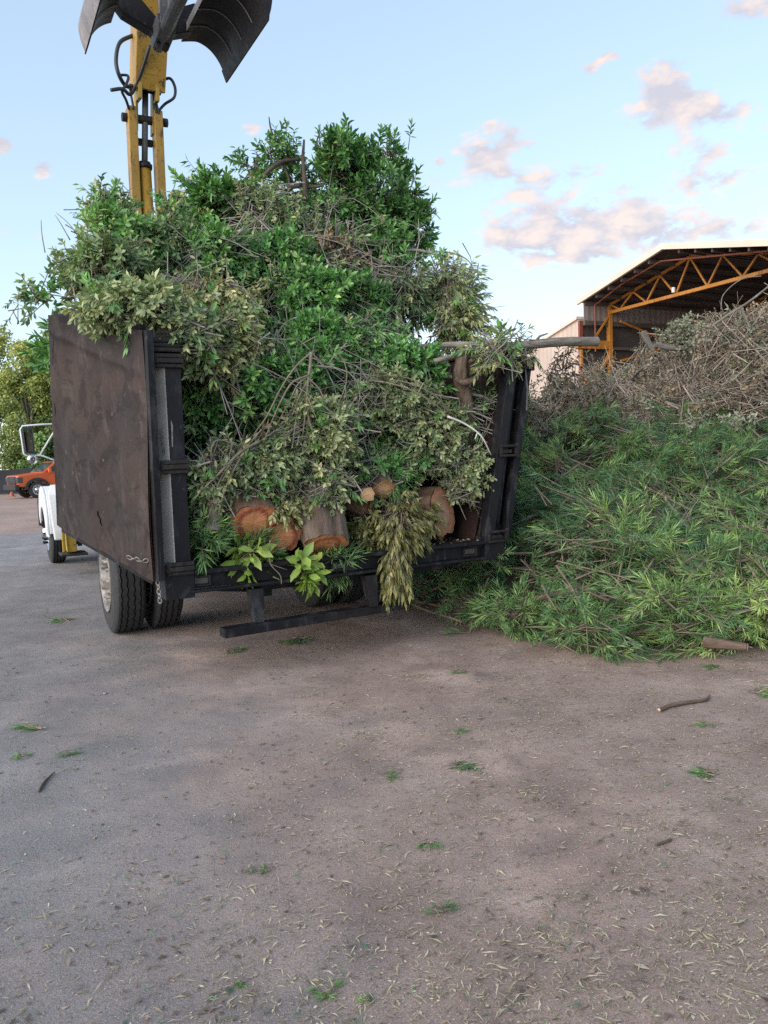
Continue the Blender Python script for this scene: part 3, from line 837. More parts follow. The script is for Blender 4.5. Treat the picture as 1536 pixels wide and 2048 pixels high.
# outrigger leg
b = MB(); b.hexa([(-1.15, 4.02, .33), (-1.03, 4.02, .33), (-1.03, 4.22, .33), (-1.15, 4.22, .33)], [(-1.18, 4.02, .98), (-1.03, 4.02, .98), (-1.03, 4.22, .98), (-1.18, 4.22, .98)])
b.box(-1.215, -1.175, 3.98, 4.015, .34, 1.25)
leg = part(b, 'outrigger', M['yellow_worn'], bevel=.01)
b = MB(); b.box(-1.24, -.90, 3.92, 4.32, .285, .315); b.box(-1.12, -.95, 4.06, 4.18, .3155, .332); b.build('foot_pad', M['hinge'], leg, bevel=.006)
b = MB(); b.tube([(-.98, 4.1, .40), (-.98, 4.1, .75)], .03, 10); b.build('leg_cylinder', M['black'], leg)

# loader boom
BY = 4.0
b = MB(); b.box(-.25, .65, BY - .35, BY + .35, .77, 1.5); b.tube([(.2, BY, 1.5), (.2, BY, 2.1)], .22, 20); b.box(-.12, .52, BY - .2, BY + .2, 2.1, 2.5)
boom = part(b, 'loader_boom', M['yellow_worn'], bevel=.015)
for x0 in (-.055, .292):
    b = MB(); b.beam((x0 + .035, BY, 2.4), (x0 + .075, BY, 6.35), .118, .20, up=(0, 1, 0))
    b.build('boom_rail', M['yellow_paint'], boom, bevel=.01)
b = MB(); b.tube([(.17, BY, 3.0), (.16, BY, 5.56)], .085, 20); bar = b.build('cylinder_barrel', M['yellow_paint'], boom, smooth=True)
b = MB(); b.lathe([(0, .0), (0, .10), (.055, .105), (.06, .085), (.09, .08), (.09, 0)], 20, 'z', (.16, BY, 5.56)); b.build('cylinder_gland', M['hinge'], boom, smooth=True)
b = MB(); b.tube([(.16, BY, 5.6), (.235, BY, 6.75)], .042, 16); b.build('cylinder_rod', M['greysteel'], boom, smooth=True)
b = MB(); b.box(-.03 + .09, .30, BY + .03, BY + .10, 5.90, 5.985); b.tube([(-.11, BY, 6.215), (.51, BY, 6.235)], .058, 14); b.tube([(.0, BY - .03, 6.62), (.43, BY - .03, 6.62)], .04, 12)
b.build('hinge_pin', M['hinge'], boom, bevel=.008)
b = MB()
for x in (.075, .30): b.beam((x, BY + .03, 6.05), (x + .03, BY, 6.72), .03, .16, up=(0, 1, 0))
b.build('link_plate', M['yellow_worn'], boom)
# inner arm folding up and over towards the tail
b = MB()
b.beam((.24, BY - .05, 6.60), (.27, BY - .55, 7.9), .40, .42, up=(0, 1, .3), w2=.42, h2=.46)
b.beam((.24, BY - .30, 6.70), (.25, BY - .38, 6.95), .20, .04, up=(0, 1, .3))
b.beam((.27, BY - .55, 7.9), (.05, 1.6, 9.6), .40, .44, up=(0, .3, 1))
b.beam((.05, 1.6, 9.6), (-.35, .05, 8.1), .30, .36, up=(0, 1, .4), w2=.2, h2=.24)
jib = b.build('jib', M['yellow_paint'], boom, bevel=.012)
b = MB()
for x in (.10, .33): b.beam((x, BY - .10, 6.42), (x + .02, BY - .18, 7.0), .05, .30, up=(0, 1, .3))
b.build('jib_bracket', M['yellow_worn'], boom, bevel=.006)


def smooth_path(pts, n=8):
    P = [np.array(p, float) for p in pts]; P = [2 * P[0] - P[1]] + P + [2 * P[-1] - P[-2]]; out = []
    for i in range(1, len(P) - 2):
        for k in range(n):
            t = k / n; a, b_, c, d = P[i - 1], P[i], P[i + 1], P[i + 2]
            out.append(.5 * ((2 * b_) + (-a + c) * t + (2 * a - 5 * b_ + 4 * c - d) * t * t + (-a + 3 * b_ - 3 * c + d) * t ** 3))
    out.append(P[-2]); return out


def hose(pp, k, r=.022):
    h = MB(); pts = [tl(on_a(x, y, k + dk)) for x, y, dk in pp]; h.tube(smooth_path(pts), r, 8)
    return h.build('hydraulic_hose', M['hose'], boom, smooth=True)


hose([(268, 70, -.1), (240, 85, -.2), (232, 120, -.25), (238, 150, -.25), (252, 172, -.1), (268, 172, 0)], 3.9, .026)
hose([(222, 180, -.3), (245, 178, -.25), (262, 188, -.1), (280, 150, -.2), (300, 90, -.4)], 3.9, .024)
hose([(236, 150, -.2), (256, 152, -.2), (252, 170, -.2), (244, 182, -.2), (252, 200, -.1), (258, 218, 0)], 3.9, .018)
hose([(258, 170, 0), (263, 195, 0), (267, 219, 0)], 3.9, .016)
hose([(322, 162, 0), (340, 157, -.1), (350, 175, -.1), (348, 195, -.1), (330, 208, 0), (317, 222, 0)], 3.9, .02)
hose([(306, 185, 0), (309, 205, 0), (313, 226, 0)], 3.9, .015)
hose([(310, 180, 0), (313, 205, 0), (318, 228, 0)], 3.9, .015)

# ------------------------------------------------------------------ grapple hanging over the load (same axes as the truck)
G = empty('grapple', tuple(tw((-.40, -.03, 5.29))), TA, 'open two jawed dark steel grapple hanging from the loader boom above the load', 'grapple')
GO = np.array([-.40, -.03, 5.29])


def gp(pts): return [(x - GO[0], z - GO[2]) for x, z in pts]


def jaw(side):
    inner = [(-.17, 5.580), (-.08, 5.602), (0, 5.610), (.09, 5.575), (.155, 5.52), (.205, 5.45), (.243, 5.37), (.268, 5.29)]
    outer = [(.268, 5.29), (.302, 5.40), (.315, 5.52), (.285, 5.62), (.21, 5.69), (.10, 5.72), (0, 5.715), (-.17, 5.66)]
    armp = [(-.19, 5.565), (-.30, 5.525), (-.40, 5.43), (-.46, 5.40), (-.46, 5.56), (-.36, 5.64), (-.20, 5.80), (-.08, 5.86), (.05, 5.74), (-.05, 5.62)]
    if side < 0: inner = [(.02, 5.612)] + inner[3:]; outer = outer[:6]
    m = lambda p: (p[0], p[1]) if side > 0 else (-.80 - p[0], p[1])
    curve = lambda pts: [(q[0], q[2]) for q in smooth_path([(p[0], 0, p[1]) for p in pts], 4)]
    li = gp([m(p) for p in curve(inner)]); lo_ = gp([m(p) for p in curve(outer)])
    poly = li + lo_[1:]
    j = MB(); n = 12
    ys_ = np.linspace(-.61, .61, n)
    for yy in ys_:
        j.v += [(p[0], yy, p[1]) for p in poly]
    k = len(poly)
    for a in range(n - 1):
        for i in range(k):
            i2 = (i + 1) % k
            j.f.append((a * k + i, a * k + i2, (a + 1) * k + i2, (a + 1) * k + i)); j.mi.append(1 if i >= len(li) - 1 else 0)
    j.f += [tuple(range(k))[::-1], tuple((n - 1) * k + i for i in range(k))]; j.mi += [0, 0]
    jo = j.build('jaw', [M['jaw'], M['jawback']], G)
    for y0, y1 in ((-.56, -.42), (.40, .54)):
        r = MB(); r.prism(gp([m(p) for p in armp]), y0, y1, 1); r.build('jaw_arm', M['jaw'], jo, bevel=.008)
    for yy in (-.31, 0, .30):
        r = MB(); rib = [(p[0], yy, p[1] - .004) for p in li]
        r.tube(rib, .007, 5)
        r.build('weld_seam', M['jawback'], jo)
    r = MB(); tp = li[-1]
    s_ = 1 if side > 0 else -1
    r.hexa([(tp[0] - .045 * s_, -.615, tp[1] + .10), (tp[0] + .02 * s_, -.615, tp[1] + .10), (tp[0] + .02 * s_, .615, tp[1] + .10), (tp[0] - .045 * s_, .615, tp[1] + .10)],
           [(tp[0] - .006, -.615, tp[1] - .01), (tp[0] + .006, -.615, tp[1] - .01), (tp[0] + .006, .615, tp[1] - .01), (tp[0] - .006, .615, tp[1] - .01)])
    r.build('cutting_edge', M['jaw'], jo)
    return jo


jaw(1); jaw(-1)
b = MB()
b.tube([(0, -.60, .19), (0, .60, .19)], .06, 16)
b.hexa([(-.07, .24, .15), (.08, .24, .15), (.08, .54, .13), (-.07, .54, .13)], [(-.09, .20, .29), (.10, .20, .29), (.10, .56, .26), (-.09, .56, .26)])
b.build('hinge_block', M['greysteel'], G, bevel=.01)
for y0, x0 in ((-.32, -.10), (.06, .03), (.20, -.02)):
    b = MB(); b.hexa([(x0 - .045, y0, .2), (x0 + .045, y0, .2), (x0 + .045, y0 + .05, .2), (x0 - .045, y0 + .05, .2)], [(x0 - .02, y0 + .02, 1.5), (x0 + .09, y0 + .02, 1.5), (x0 + .09, y0 + .07, 1.5), (x0 - .02, y0 + .07, 1.5)])
    b.build('link_arm', M['greysteel'], G, bevel=.006)
for s_ in (-1, 1):
    b = MB(); b.tube([(.20 * s_, -.05, .74), (.30 * s_, -.05, 1.5)], .055, 14); b.build('grapple_cylinder', M['black'], G, smooth=True)
b = MB(); b.box(-.34, .34, -.45, .45, 1.5, 1.75); b.tube([(0, 0, 1.75), (0, 0, 2.25)], .13, 18); b.box(-.1, .1, -.14, .14, 2.25, 2.75); b.build('rotator', M['jaw'], G, bevel=.015)
b = MB()
b.tube(smooth_path([(-.05, -.5, .34), (-.02, -.62, .8), (.06, -.5, 1.4)]), .02, 8)
b.tube(smooth_path([(-.18, -.3, .6), (-.02, -.35, .95), (-.1, -.2, 1.5)]), .02, 8)
b.build('hydraulic_hose', M['hose'], G, smooth=True)

# ------------------------------------------------------------------ shed (own frame: s along the gable, k into the building)
SA = np.array([8.44, 28.125, 0]); SG = np.array([.424, -.905, 0]); SN = np.array([.905, .424, 0])
srot = math.atan2(SG[1], SG[0])
# local x = SG, local y = SN (SG turned by +90 degrees is (.905,.424))
H = empty('shed', tuple(SA), srot, 'big open steel shed with dark roof and orange trusses behind the brush pile', 'building')
RID, RZ, SL = 3.70, 7.57, .228
SE = 2 * RID + .27
def rz(s): return RZ - abs(s - RID) * SL


b = MB()
for a_, c_ in ((-.30, RID), (RID, SE)):
    b.hexa([(a_, -1.2, rz(a_) - .0), (c_, -1.2, rz(c_)), (c_, 26, rz(c_)), (a_, 26, rz(a_))], [(a_, -1.2, rz(a_) + .05), (c_, -1.2, rz(c_) + .05), (c_, 26, rz(c_) + .05), (a_, 26, rz(a_) + .05)])
roof = b.build('roof', M['darkroof'], H)
b = MB()
for a_, c_ in ((-.36, RID), (RID, SE + .06)):
    b.hexa([(a_, -1.30, rz(a_) - .05), (c_, -1.30, rz(c_) - .05), (c_, -1.205, rz(c_) - .05), (a_, -1.205, rz(a_) - .05)], [(a_, -1.30, rz(a_) + .13), (c_, -1.30, rz(c_) + .13), (c_, -1.205, rz(c_) + .13), (a_, -1.205, rz(a_) + .13)])
b.build('fascia', M['fascia'], roof)
for s_ in np.arange(-.1, SE, .62):
    if abs(s_ - RID) > .1:
        b = MB(); b.box(s_ - .035, s_ + .035, -1.15, 25.5, rz(s_) - .155, rz(s_) - .012); b.build('purlin', M['purlin'], roof)
b = MB(); b.box(-.16, -.12, -1.15, 25.9, 6.02, 6.62); b.box(SE - .18, SE - .14, -1.15, 25.9, 3.0, 6.6); b.box(-.1, SE - .2, 25.9, 25.95, 3.5, 6.6)
sw = siding('inner_siding', (.22, .19, .185), .26, 1); b.build('upper_siding', sw, H)
b = MB(); b.box(-.2, -.08, -1.15, 25.9, 5.86, 6.015); b.box(-.19, -.10, -.9, 25.9, 5.02, 5.12); b.build('girt', M['purlin'], H)
b = MB(); b.box(-.31, -.27, -1.05, 25.9, 0, 5.85); b.build('dark_backing', M['darkroof'], H)  # dark sheet added for the shaded interior, where the side is open


def truss(k, parent):
    t = MB(); zb = 6.34
    t.beam((-.12, k, zb), (SE - .15, k, zb), .10, .11)
    a_, c_ = (-.05, k, 6.62), (RID, k, 7.44); t.beam(a_, c_, .08, .09); t.beam(c_, (SE - .2, k, 6.62), .08, .09)
    low = [.43, 1.71, 3.01, 4.28, 5.57, 6.85]; top = [-.02, 1.08, 2.33, 3.60, 4.86, 6.1, 7.35]
    tz = lambda s: 7.44 - abs(s - RID) * .222
    for i, s_ in enumerate(low):
        for q in (top[i], top[i + 1]): t.beam((s_, k, zb + .02), (q, k, min(tz(q), 7.42) - .02), .055, .06, up=(0, 1, 0))
    return t.build('truss', M['orange_paint'], parent, bevel=.008)


for i, k in enumerate((0, 6.2, 12.4, 18.6)): truss(k, H)
for k in (0, 6.2, 12.4, 18.6):
    for s_ in (-.12, SE - .3):
        b = MB(); b.beam((s_, k, 0), (s_, k, 6.6), .16, .16, up=(0, 1, 0)); b.build('column', M['orange_paint'], H, bevel=.01)
b = MB(); b.box(-.24, -.04, -1.5, -.09, 5.02, 5.32); b.box(-.20, -.08, -1.35, -1.25, 4.4, 5.0); b.beam((-.14, -1.1, 3.9), (-.14, -.05, 3.1), .16, .2)
b.build('cantilever_beam', M['orange_paint'], H, bevel=.01)
b = MB(); b.beam((-.05, -.9, 5.2), (-.08, 0, 6.3), .06, .06); b.beam((.1, .3, 4.6), (.1, 6.0, 6.0), .07, .07); b.beam((.1, 6.0, 4.4), (.1, .3, 6.0), .06, .06)
b.beam((-.13, -1.15, 3.3), (-.13, -.05, 4.8), .10, .12); b.beam((.1, 6.3, 4.4), (.1, 12.2, 6.0), .06, .06)
b.build('wind_brace', M['orange_paint'], H)
b = MB(); pth = [(.1, -.85, 4.9), (.1, -.85, 6.52), (1.5, -.9, 6.95), (3.3, -.95, 7.28), (SE - .3, -.95, 6.6)]
b.tube(pth, .028, 8); b.build('sprinkler_pipe', M['red_primer'], H)
b = MB(); b.box(6.2, 8.6, 3.2, 3.8, 6.05, 6.4); b.build('lintel', M['beigebox'], H)
b = MB()
for s_, k in ((3.0, .0),): b.tube([(s_, k - .1, 6.42), (s_, k - .1, 6.58)], .06, 10)
b.build('floodlight', M['white'], H)
# low annex on the left
b = MB(); b.prism([(-.32, 0), (-.32, 6.08), (-3.6, 5.30), (-3.6, 0)], -1.25, 8, 1)
AN = empty('annex', tuple(SA), srot, 'low pink corrugated lean-to building left of the open shed', 'building')
aw = b.build('wall', M['pinkwall'], AN)
b = MB(); b.hexa([(-3.7, -1.35, 5.28), (-.3, -1.35, 6.085), (-.3, 8.1, 6.085), (-3.7, 8.1, 5.28)], [(-3.7, -1.35, 5.38), (-.3, -1.35, 6.185), (-.3, 8.1, 6.185), (-3.7, 8.1, 5.38)])
b.build('roof', M['fascia'], AN)
b = MB(); b.box(-.319, -.22, -1.27, -1.12, 0, 6.02); b.build('downpipe', M['red_primer'], AN)

# ------------------------------------------------------------------ screen fence, trees, pickup, cone far left
FY = 44.0
Fn = empty('screen_fence', (-24, FY, 0), 0, 'long low fence hung with black screen fabric behind the orange pickup', 'fence')
b = MB()
n = 40
for layer in (0, .03):
    o = len(b.v)
    for i in range(n + 1):
        x = -14 + 30 * i / n; b.v += [(x, layer + .06 * math.sin(i * 1.7), .05), (x, layer + .05 * math.sin(i * 2.3), 1.42 + .03 * math.sin(i * 1.1))]
    for i in range(n): b.f.append((o + 2 * i, o + 2 * i + 2, o + 2 * i + 3, o + 2 * i + 1)); b.mi.append(0)
b.build('screen', M['screen'], Fn)
for i in range(12):
    b = MB(); x = -14 + 2.6 * i; b.tube([(x, .12, 0), (x, .12, 1.5)], .03, 8); b.build('post', M['greysteel'], Fn)


def tree(name, label, px, py_top, Y, wid, mat, nleaf, group='trees beyond the fence', low=1.2, seed=0):
    base = at(px, 0, Y); x0 = base[0]; z1 = at(px, py_top, Y)[2]
    t = empty(name, (x0, Y, 0), 0, label, 'tree', group)
    tr = MB(); hgt = z1
    tr.tube([(0, 0, 0), (.05, 0, hgt * .25), (-.08, .1, hgt * .5), (.05, 0, hgt * .8)], [.22, .17, .11, .03], 9)
    blobs = []
    for i in range(44):
        hh = rng.uniform(low, hgt * .96); f = hh / hgt
        rad = wid * (math.sin(math.pi * min(1, f * .75 + .22)) ** .7) * rng.uniform(.25, 1)
        a = rng.uniform(0, 6.28); c = np.array([rad * math.cos(a), rad * math.sin(a) * .8, hh]); blobs.append((c, rng.uniform(.5, 1.0) * wid * .5, rng.uniform(.2, .8)))
        if i < 14: tr.tube([(0, 0, hh * .55), tuple(c * np.array([.5, .5, .9])), tuple(c)], [.07, .045, .015], 5)
    tr.build('trunk', M['greybark'], t, smooth=True)
    per = int(nleaf * 1.6) // len(blobs); Vs = []; Ts = []
    for c, r, tb in blobs:
        d = unit(rng.normal(size=(per, 3))); p = c + d * r * (rng.uniform(.25, 1.05, (per, 1)) ** .6) * np.array([1, 1, .8]) * (1 + .25 * lump(d)[:, None])
        u = unit(rng.normal(size=(per, 3)) + np.array([0, 0, -.5])); v = unit(np.cross(u, rng.normal(size=(per, 3))))
        l = rng.uniform(.12, .26, (per, 1)); w = l * .32
        Vs.append(np.stack([p, p + u * l * .5 - v * w, p + u * l, p + u * l * .5 + v * w], 1))
        Ts.append(np.clip(tb * .5 + .45 * (p[:, 2] / hgt) ** 2 + rng.normal(0, .16, per), 0, 1))  # yellower towards the top: low sun on the crowns painted into the tint
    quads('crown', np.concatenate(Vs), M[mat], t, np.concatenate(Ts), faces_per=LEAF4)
    return t


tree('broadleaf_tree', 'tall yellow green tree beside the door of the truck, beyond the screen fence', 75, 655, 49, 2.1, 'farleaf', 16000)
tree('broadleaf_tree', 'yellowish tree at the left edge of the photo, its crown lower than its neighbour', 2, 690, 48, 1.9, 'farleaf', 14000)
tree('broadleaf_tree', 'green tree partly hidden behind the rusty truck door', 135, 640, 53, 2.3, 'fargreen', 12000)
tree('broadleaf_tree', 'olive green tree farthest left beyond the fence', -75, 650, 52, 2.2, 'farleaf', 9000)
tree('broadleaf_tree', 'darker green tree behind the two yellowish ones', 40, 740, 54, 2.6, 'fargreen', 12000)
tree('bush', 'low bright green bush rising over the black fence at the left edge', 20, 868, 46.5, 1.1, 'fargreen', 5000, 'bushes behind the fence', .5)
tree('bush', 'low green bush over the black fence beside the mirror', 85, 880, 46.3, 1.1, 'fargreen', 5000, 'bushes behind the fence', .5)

# orange pickup, nose to the left
PK = empty('pickup', tuple(gnd(76, 996) + np.array([-.55, .58, 0])), math.radians(43), 'orange pickup with black bumper parked before the black screen fence', 'pickup')
PS = .93


def pp(poly): return [(x * PS, z * PS) for x, z in poly]


# local x to the rear, front axle at x = 0
b = MB()
body = [(-.92, .62), (-.95, 1.12), (-.90, 1.20), (.28, 1.32), (1.0, 1.88), (2.6, 1.92), (2.75, 1.45), (4.6, 1.42), (4.65, .62), (.62, .50), (.52, .72), (.32, .92), (0, .99), (-.32, .92), (-.52, .72), (-.56, .60)]
b.prism(pp(body), -.86, .86, 1); pbody = b.build('body', M['carorange'], PK, bevel=.04)
b = MB(); b.prism(pp([(.48, 1.36), (1.06, 1.80), (1.85, 1.83), (1.85, 1.38)]), -.872, -.862, 1); b.prism(pp([(1.95, 1.40), (1.95, 1.84), (2.5, 1.83), (2.55, 1.42)]), -.872, -.862, 1)
b.hexa([(.30 * PS, -.80, 1.365 * PS), (.30 * PS, .80, 1.365 * PS), (.36 * PS, .80, 1.33 * PS), (.36 * PS, -.80, 1.33 * PS)], [(.92 * PS, -.74, 1.85 * PS), (.92 * PS, .74, 1.85 * PS), (.98 * PS, .74, 1.82 * PS), (.98 * PS, -.74, 1.82 * PS)])
b.build('window', M['glass'], PK)
b = MB(); b.box(-1.12 * PS, -.90 * PS, -.88, .88, .45 * PS, .74 * PS); b.box(-1.0 * PS, -.6 * PS, -.7, .7, .38 * PS, .45 * PS); b.build('bumper', M['rubber'], PK, bevel=.03)
b = MB(); b.box(-.985 * PS, -.94 * PS, -.55, .55, .76 * PS, 1.16 * PS); gr = b.build('grille', M['hose'], PK, bevel=.01)
b = MB()
for z in (.85, .96, 1.07): b.box(-1.0 * PS, -.986 * PS, -.5, .5, z * PS - .015, z * PS + .015)
b.build('grille_bar', M['chrome'], gr)
for s_ in (-1, 1):
    b = MB(); b.box(-.985 * PS, -.70 * PS, .58 * s_ if s_ > 0 else -.875, .875 if s_ > 0 else -.58, .82 * PS, 1.12 * PS); b.build('headlight', M['lens'], PK, bevel=.03)
    b = MB(); b.prism(pp([(.66 * math.cos(t), .42 + .64 * math.sin(t)) for t in np.linspace(.1, math.pi - .1, 14)] + [(.53 * math.cos(t), .42 + .53 * math.sin(t)) for t in np.linspace(math.pi - .1, .1, 14)]), .862 * s_, .95 * s_, 1); b.build('fender_flare', M['rubber'], PK)
    b = MB(); b.box(.55 * PS, .70 * PS, .88 * s_, 1.08 * s_, 1.30 * PS, 1.52 * PS); b.build('wing_mirror', M['carorange'], PK, bevel=.02)
    for x in (0, 3.6):
        b = MB(); R_ = .43 * PS
        b.lathe([(-.11, R_ * .62), (-.13, R_ * .8), (-.10, R_ * .97), (-.05, R_), (.05, R_), (.10, R_ * .97), (.13, R_ * .8), (.11, R_ * .62)], 28, 'y', (x * PS, .80 * s_, R_))
        tw_ = b.build('wheel', M['rubber'], PK, smooth=True)
        b = MB(); b.lathe([(.11 * s_, R_ * .63), (.12 * s_, R_ * .55), (.05 * s_, R_ * .5), (.08 * s_, R_ * .3), (.14 * s_, R_ * .25), (.14 * s_, 0)], 24, 'y', (x * PS, .80 * s_, R_)); b.build('rim', M['chrome'], tw_, smooth=True)
        b = MB()
        for k in range(8):
            a = k * math.pi / 4; b.lathe([(.085 * s_, 0), (.085 * s_, .032)], 8, 'y', (x * PS + R_ * .42 * math.cos(a), .80 * s_, R_ + R_ * .42 * math.sin(a)))
        b.build('rim_hole', M['hose'], tw_)
c0 = gnd(24, 993)
CN = empty('traffic_cone', tuple(c0), 0, 'small orange traffic cone standing by the front bumper of the orange pickup', 'cone')
b = MB(); b.lathe([(.02, .0), (.02, .13), (.05, .12), (.34, .025), (.35, 0)], 18, 'z'); b.build('cone_body', M['coneorange'], CN, smooth=True)
b = MB(); b.box(-.15, .15, -.15, .15, .0, .025); b.build('base', M['coneorange'], CN)

# ------------------------------------------------------------------ the load: logs, limbs and leafy boughs


STICKLIFT = .13


def log_obj(name, label, cat, pts, rad, bark, cut, group=None, n=18, ends=(True, False), wob=.05):
    """a limb along pts; origin on the first cut face with local z along its axis"""
    P = [np.array(p, float) for p in pts]
    o = P[0]; z = unit(P[1] - P[0]); x = unit(np.cross(z, (0.3, .2, 1.0))); y = np.cross(z, x)
    Rm = np.stack([x, y, z], 1)
    L = [(p - o) @ Rm for p in P]
    e = bpy.data.objects.new(name, None); COL.objects.link(e)
    e.matrix_world = Matrix([[*Rm[i], o[i]] for i in range(3)] + [[0, 0, 0, 1]])
    tag(e, label, cat, group)
    mb = MB(); LL = smooth_path(L, 6) if len(L) > 2 else [L[0] + (L[1] - L[0]) * t for t in np.linspace(0, 1, 9)]
    rr = np.interp(np.linspace(0, 1, len(LL)), np.linspace(0, 1, len(rad)), rad)
    n = max(n, 9) if rad[0] < .05 else 40
    mb.tube(LL, list(rr), n, cap=False, wob=.012 if n == 40 else wob)
    if n == 40:
        rg = 1 + .06 * np.sin(np.arange(n) * 2 * math.pi / n * 3 + rng.uniform(0, 6)) + .03 * np.sin(np.arange(n) * 2 * math.pi / n * 7 + rng.uniform(0, 6)) + rng.uniform(-.06, .06, n)
        for i_ in range(len(LL)):
            for k_ in range(n): mb.v[i_ * n + k_] = tuple(LL[i_] + (np.array(mb.v[i_ * n + k_]) - LL[i_]) * (rg[k_] + .035 * math.sin(i_ * 1.3 + k_) + random.uniform(-.02, .02)))
    first_ring = [mb.v[k_] for k_ in range(n)]
    mb.build('bark', bark, e, smooth=True)
    f = MB(); k = n
    f.v = [(0, 0, -.004)]
    for q_ in (.3, .55, .8, .985): f.v += [(x_ * q_, y_ * q_, -.003 * (1 - q_) + random.uniform(-1, 1) * .012 * rad[0] + .03 * rad[0] * math.sin(x_ / rad[0] * 2.2 + 1)) for x_, y_, z_ in first_ring]
    f.f = [(0, 1 + i, 1 + (i + 1) % k) for i in range(k)]
    for r_i in range(3): f.f += [(1 + r_i * k + i, 1 + (r_i + 1) * k + i, 1 + (r_i + 1) * k + (i + 1) % k, 1 + r_i * k + (i + 1) % k) for i in range(k)]
    f.mi = [0] * len(f.f)
    f.build('cut_face', cut, e)
    if ends[1]:
        m2 = MB(); q = LL[-1]; d = unit(LL[-1] - LL[-2]); u = unit(np.cross(d, (.2, 1, .4))); w = np.cross(d, u)
        m2.v = [tuple(q + d * .003 + (u * math.cos(t) + w * math.sin(t)) * rad[-1] * .98) for t in np.linspace(0, 2 * math.pi, 16, False)]; m2.f = [tuple(range(16))]; m2.mi = [0]
        m2.build('cut_face', cut, e)
    return e


red_a = cutwood('red_cut_wood', (.62, .27, .13), (.27, .070, .036), (.50, .19, .09), .17)
red_b = cutwood('orange_cut_wood', (.64, .27, .14), (.34, .10, .05), (.66, .30, .15), .16)
red_c = cutwood('weathered_cut_wood', (.46, .27, .185), (.38, .18, .105), (.50, .21, .10), .2)
pale_cut = cutwood('pale_cut_wood', (.58, .36, .20), (.52, .30, .15), (.50, .27, .14), .06, 120)
tan_cut = cutwood('tan_cut_wood', (.52, .37, .25), (.45, .29, .18), (.38, .24, .15), .04, 150)


def pa(x, y, k): return on_a(x, y, k)


def off(p, dr, da, dz): return np.array(p) + RX * dr + AX * da + np.array([0, 0, dz])


p = pa(508, 1046, -1.98); log_obj('cut_log', 'log with a dark red cut face and paler heart, left of the load under leaves', 'log', [p, off(p, .03, .65, .42), off(p, .05, 1.1, .6)], [.162, .165, .15], M['redbark'], red_a, 'logs in the load')
p = pa(562, 1072, -1.90); log_obj('cut_log', 'reddish log low between the dark red log and the thick log', 'log', [p, off(p, .10, .7, .22), off(p, .2, 1.3, .3)], [.15, .155, .15], M['redbark'], red_a, 'logs in the load')
p = pa(651, 1091, -2.02); log_obj('cut_log', 'thick brown log leaning down with an oval orange cut face at the tailgate', 'log', [p, off(p, .03, .19, .27), off(p, .06, .52, .62)], [.165, .185, .20], M['bark'], red_b, 'logs in the load')
p = pa(742, 1020, -1.75); log_obj('cut_log', 'brown log behind the thick leaning log, orange cut edge', 'log', [p, off(p, -.22, .25, .16), off(p, -.55, .7, .35)], [.13, .16, .17], M['redbark'], red_b, 'logs in the load')
p = pa(884, 1026, -1.84); log_obj('cut_log', 'big log at the right with a weathered brown upright cut face', 'log', [p, off(p, -.22, .42, -.05), off(p, -.5, 1.0, -.06)], [.205, .215, .22], M['redbark'], red_c, 'logs in the load')
p = pa(736, 989, -2.0); log_obj('cut_branch', 'short pale branch end with a round cream cut, above the leaning log', 'branch', [p, off(p, .08, .4, .02), off(p, .2, .8, .05)], [.054, .056, .05], M['bark'], pale_cut, 'cut branches in the load')
p = pa(768, 979, -1.92); log_obj('cut_branch', 'slanting pale cut branch resting beside the round cream branch end', 'branch', [p, off(p, .06, .3, .22), off(p, .1, .7, .5)], [.09, .085, .08], M['bark'], pale_cut, 'cut branches in the load')
p = pa(426, 1063, -1.97); log_obj('cut_branch', 'grey lichen covered branch hanging down at the left with a small pinkish cut end', 'branch', [p, off(p, .05, .08, .22), off(p, .12, .3, .62)], [.048, .056, .052], M['greybark'], tan_cut, 'cut branches in the load')
p = pa(925, 716, -1.75)
log_obj('cut_log', 'upright rough brown trunk with a broken top near the leaning right post', 'log', [p, pa(922, 752, -1.8), pa(930, 800, -1.8), pa(937, 850, -1.75), pa(930, 900, -1.7), pa(915, 960, -1.6)], [.055, .062, .066, .068, .06, .05], M['bark'], red_c, 'logs in the load')
p = pa(975, 735, -1.8); log_obj('cut_branch', 'crooked dark branch stub crossing the top of the upright trunk', 'branch', [p, pa(955, 755, -1.9), pa(930, 765, -1.92), pa(912, 758, -1.85)], [.014, .024, .028, .02], M['bark'], tan_cut, 'cut branches in the load')
p = pa(785, 665, -1.3); log_obj('cut_branch', 'small branch end with a round pinkish cut in the foliage above the long grey limb', 'branch', [p, off(p, -.1, .5, .1)], [.034, .034], M['bark'], pale_cut, 'cut branches in the load')
p = pa(430, 468, .3); log_obj('cut_branch', 'reddish broken branch stub high in the load near the boom', 'branch', [p, off(p, .15, .2, -.05), off(p, .4, .5, -.1)], [.055, .06, .06], M['bark'], red_b, 'cut branches in the load')
e = log_obj('long_limb', 'long grey forked limb lying over the top of the right door', 'branch',
            [pa(1194, 683, -2.25), pa(1120, 684, -2.2), pa(1050, 690, -2.15), pa(985, 694, -2.0), pa(935, 690, -1.85), pa(890, 690, -1.75), pa(830, 694, -1.6), pa(760, 700, -1.4)],
            [.040, .038, .035, .032, .028, .023, .02, .014], M['greybark'], tan_cut)
for pts_, rd in (([(950, 693, -1.9), (925, 706, -1.95), (895, 716, -1.95), (868, 722, -1.95)], [.03, .026, .022, .018]), ([(1065, 690, -2.15), (1080, 672, -2.2), (1095, 667, -2.3)], [.014, .01, .006]), ([(760, 700, -1.4), (720, 685, -1.3), (690, 690, -1.2)], [.014, .01, .007])):
    mb = MB(); inv = e.matrix_world.inverted()
    mb.tube([tuple(inv @ Vector(pa(*q))) for q in pts_], rd, 8); mb.build('fork', M['greybark'], e, smooth=True)


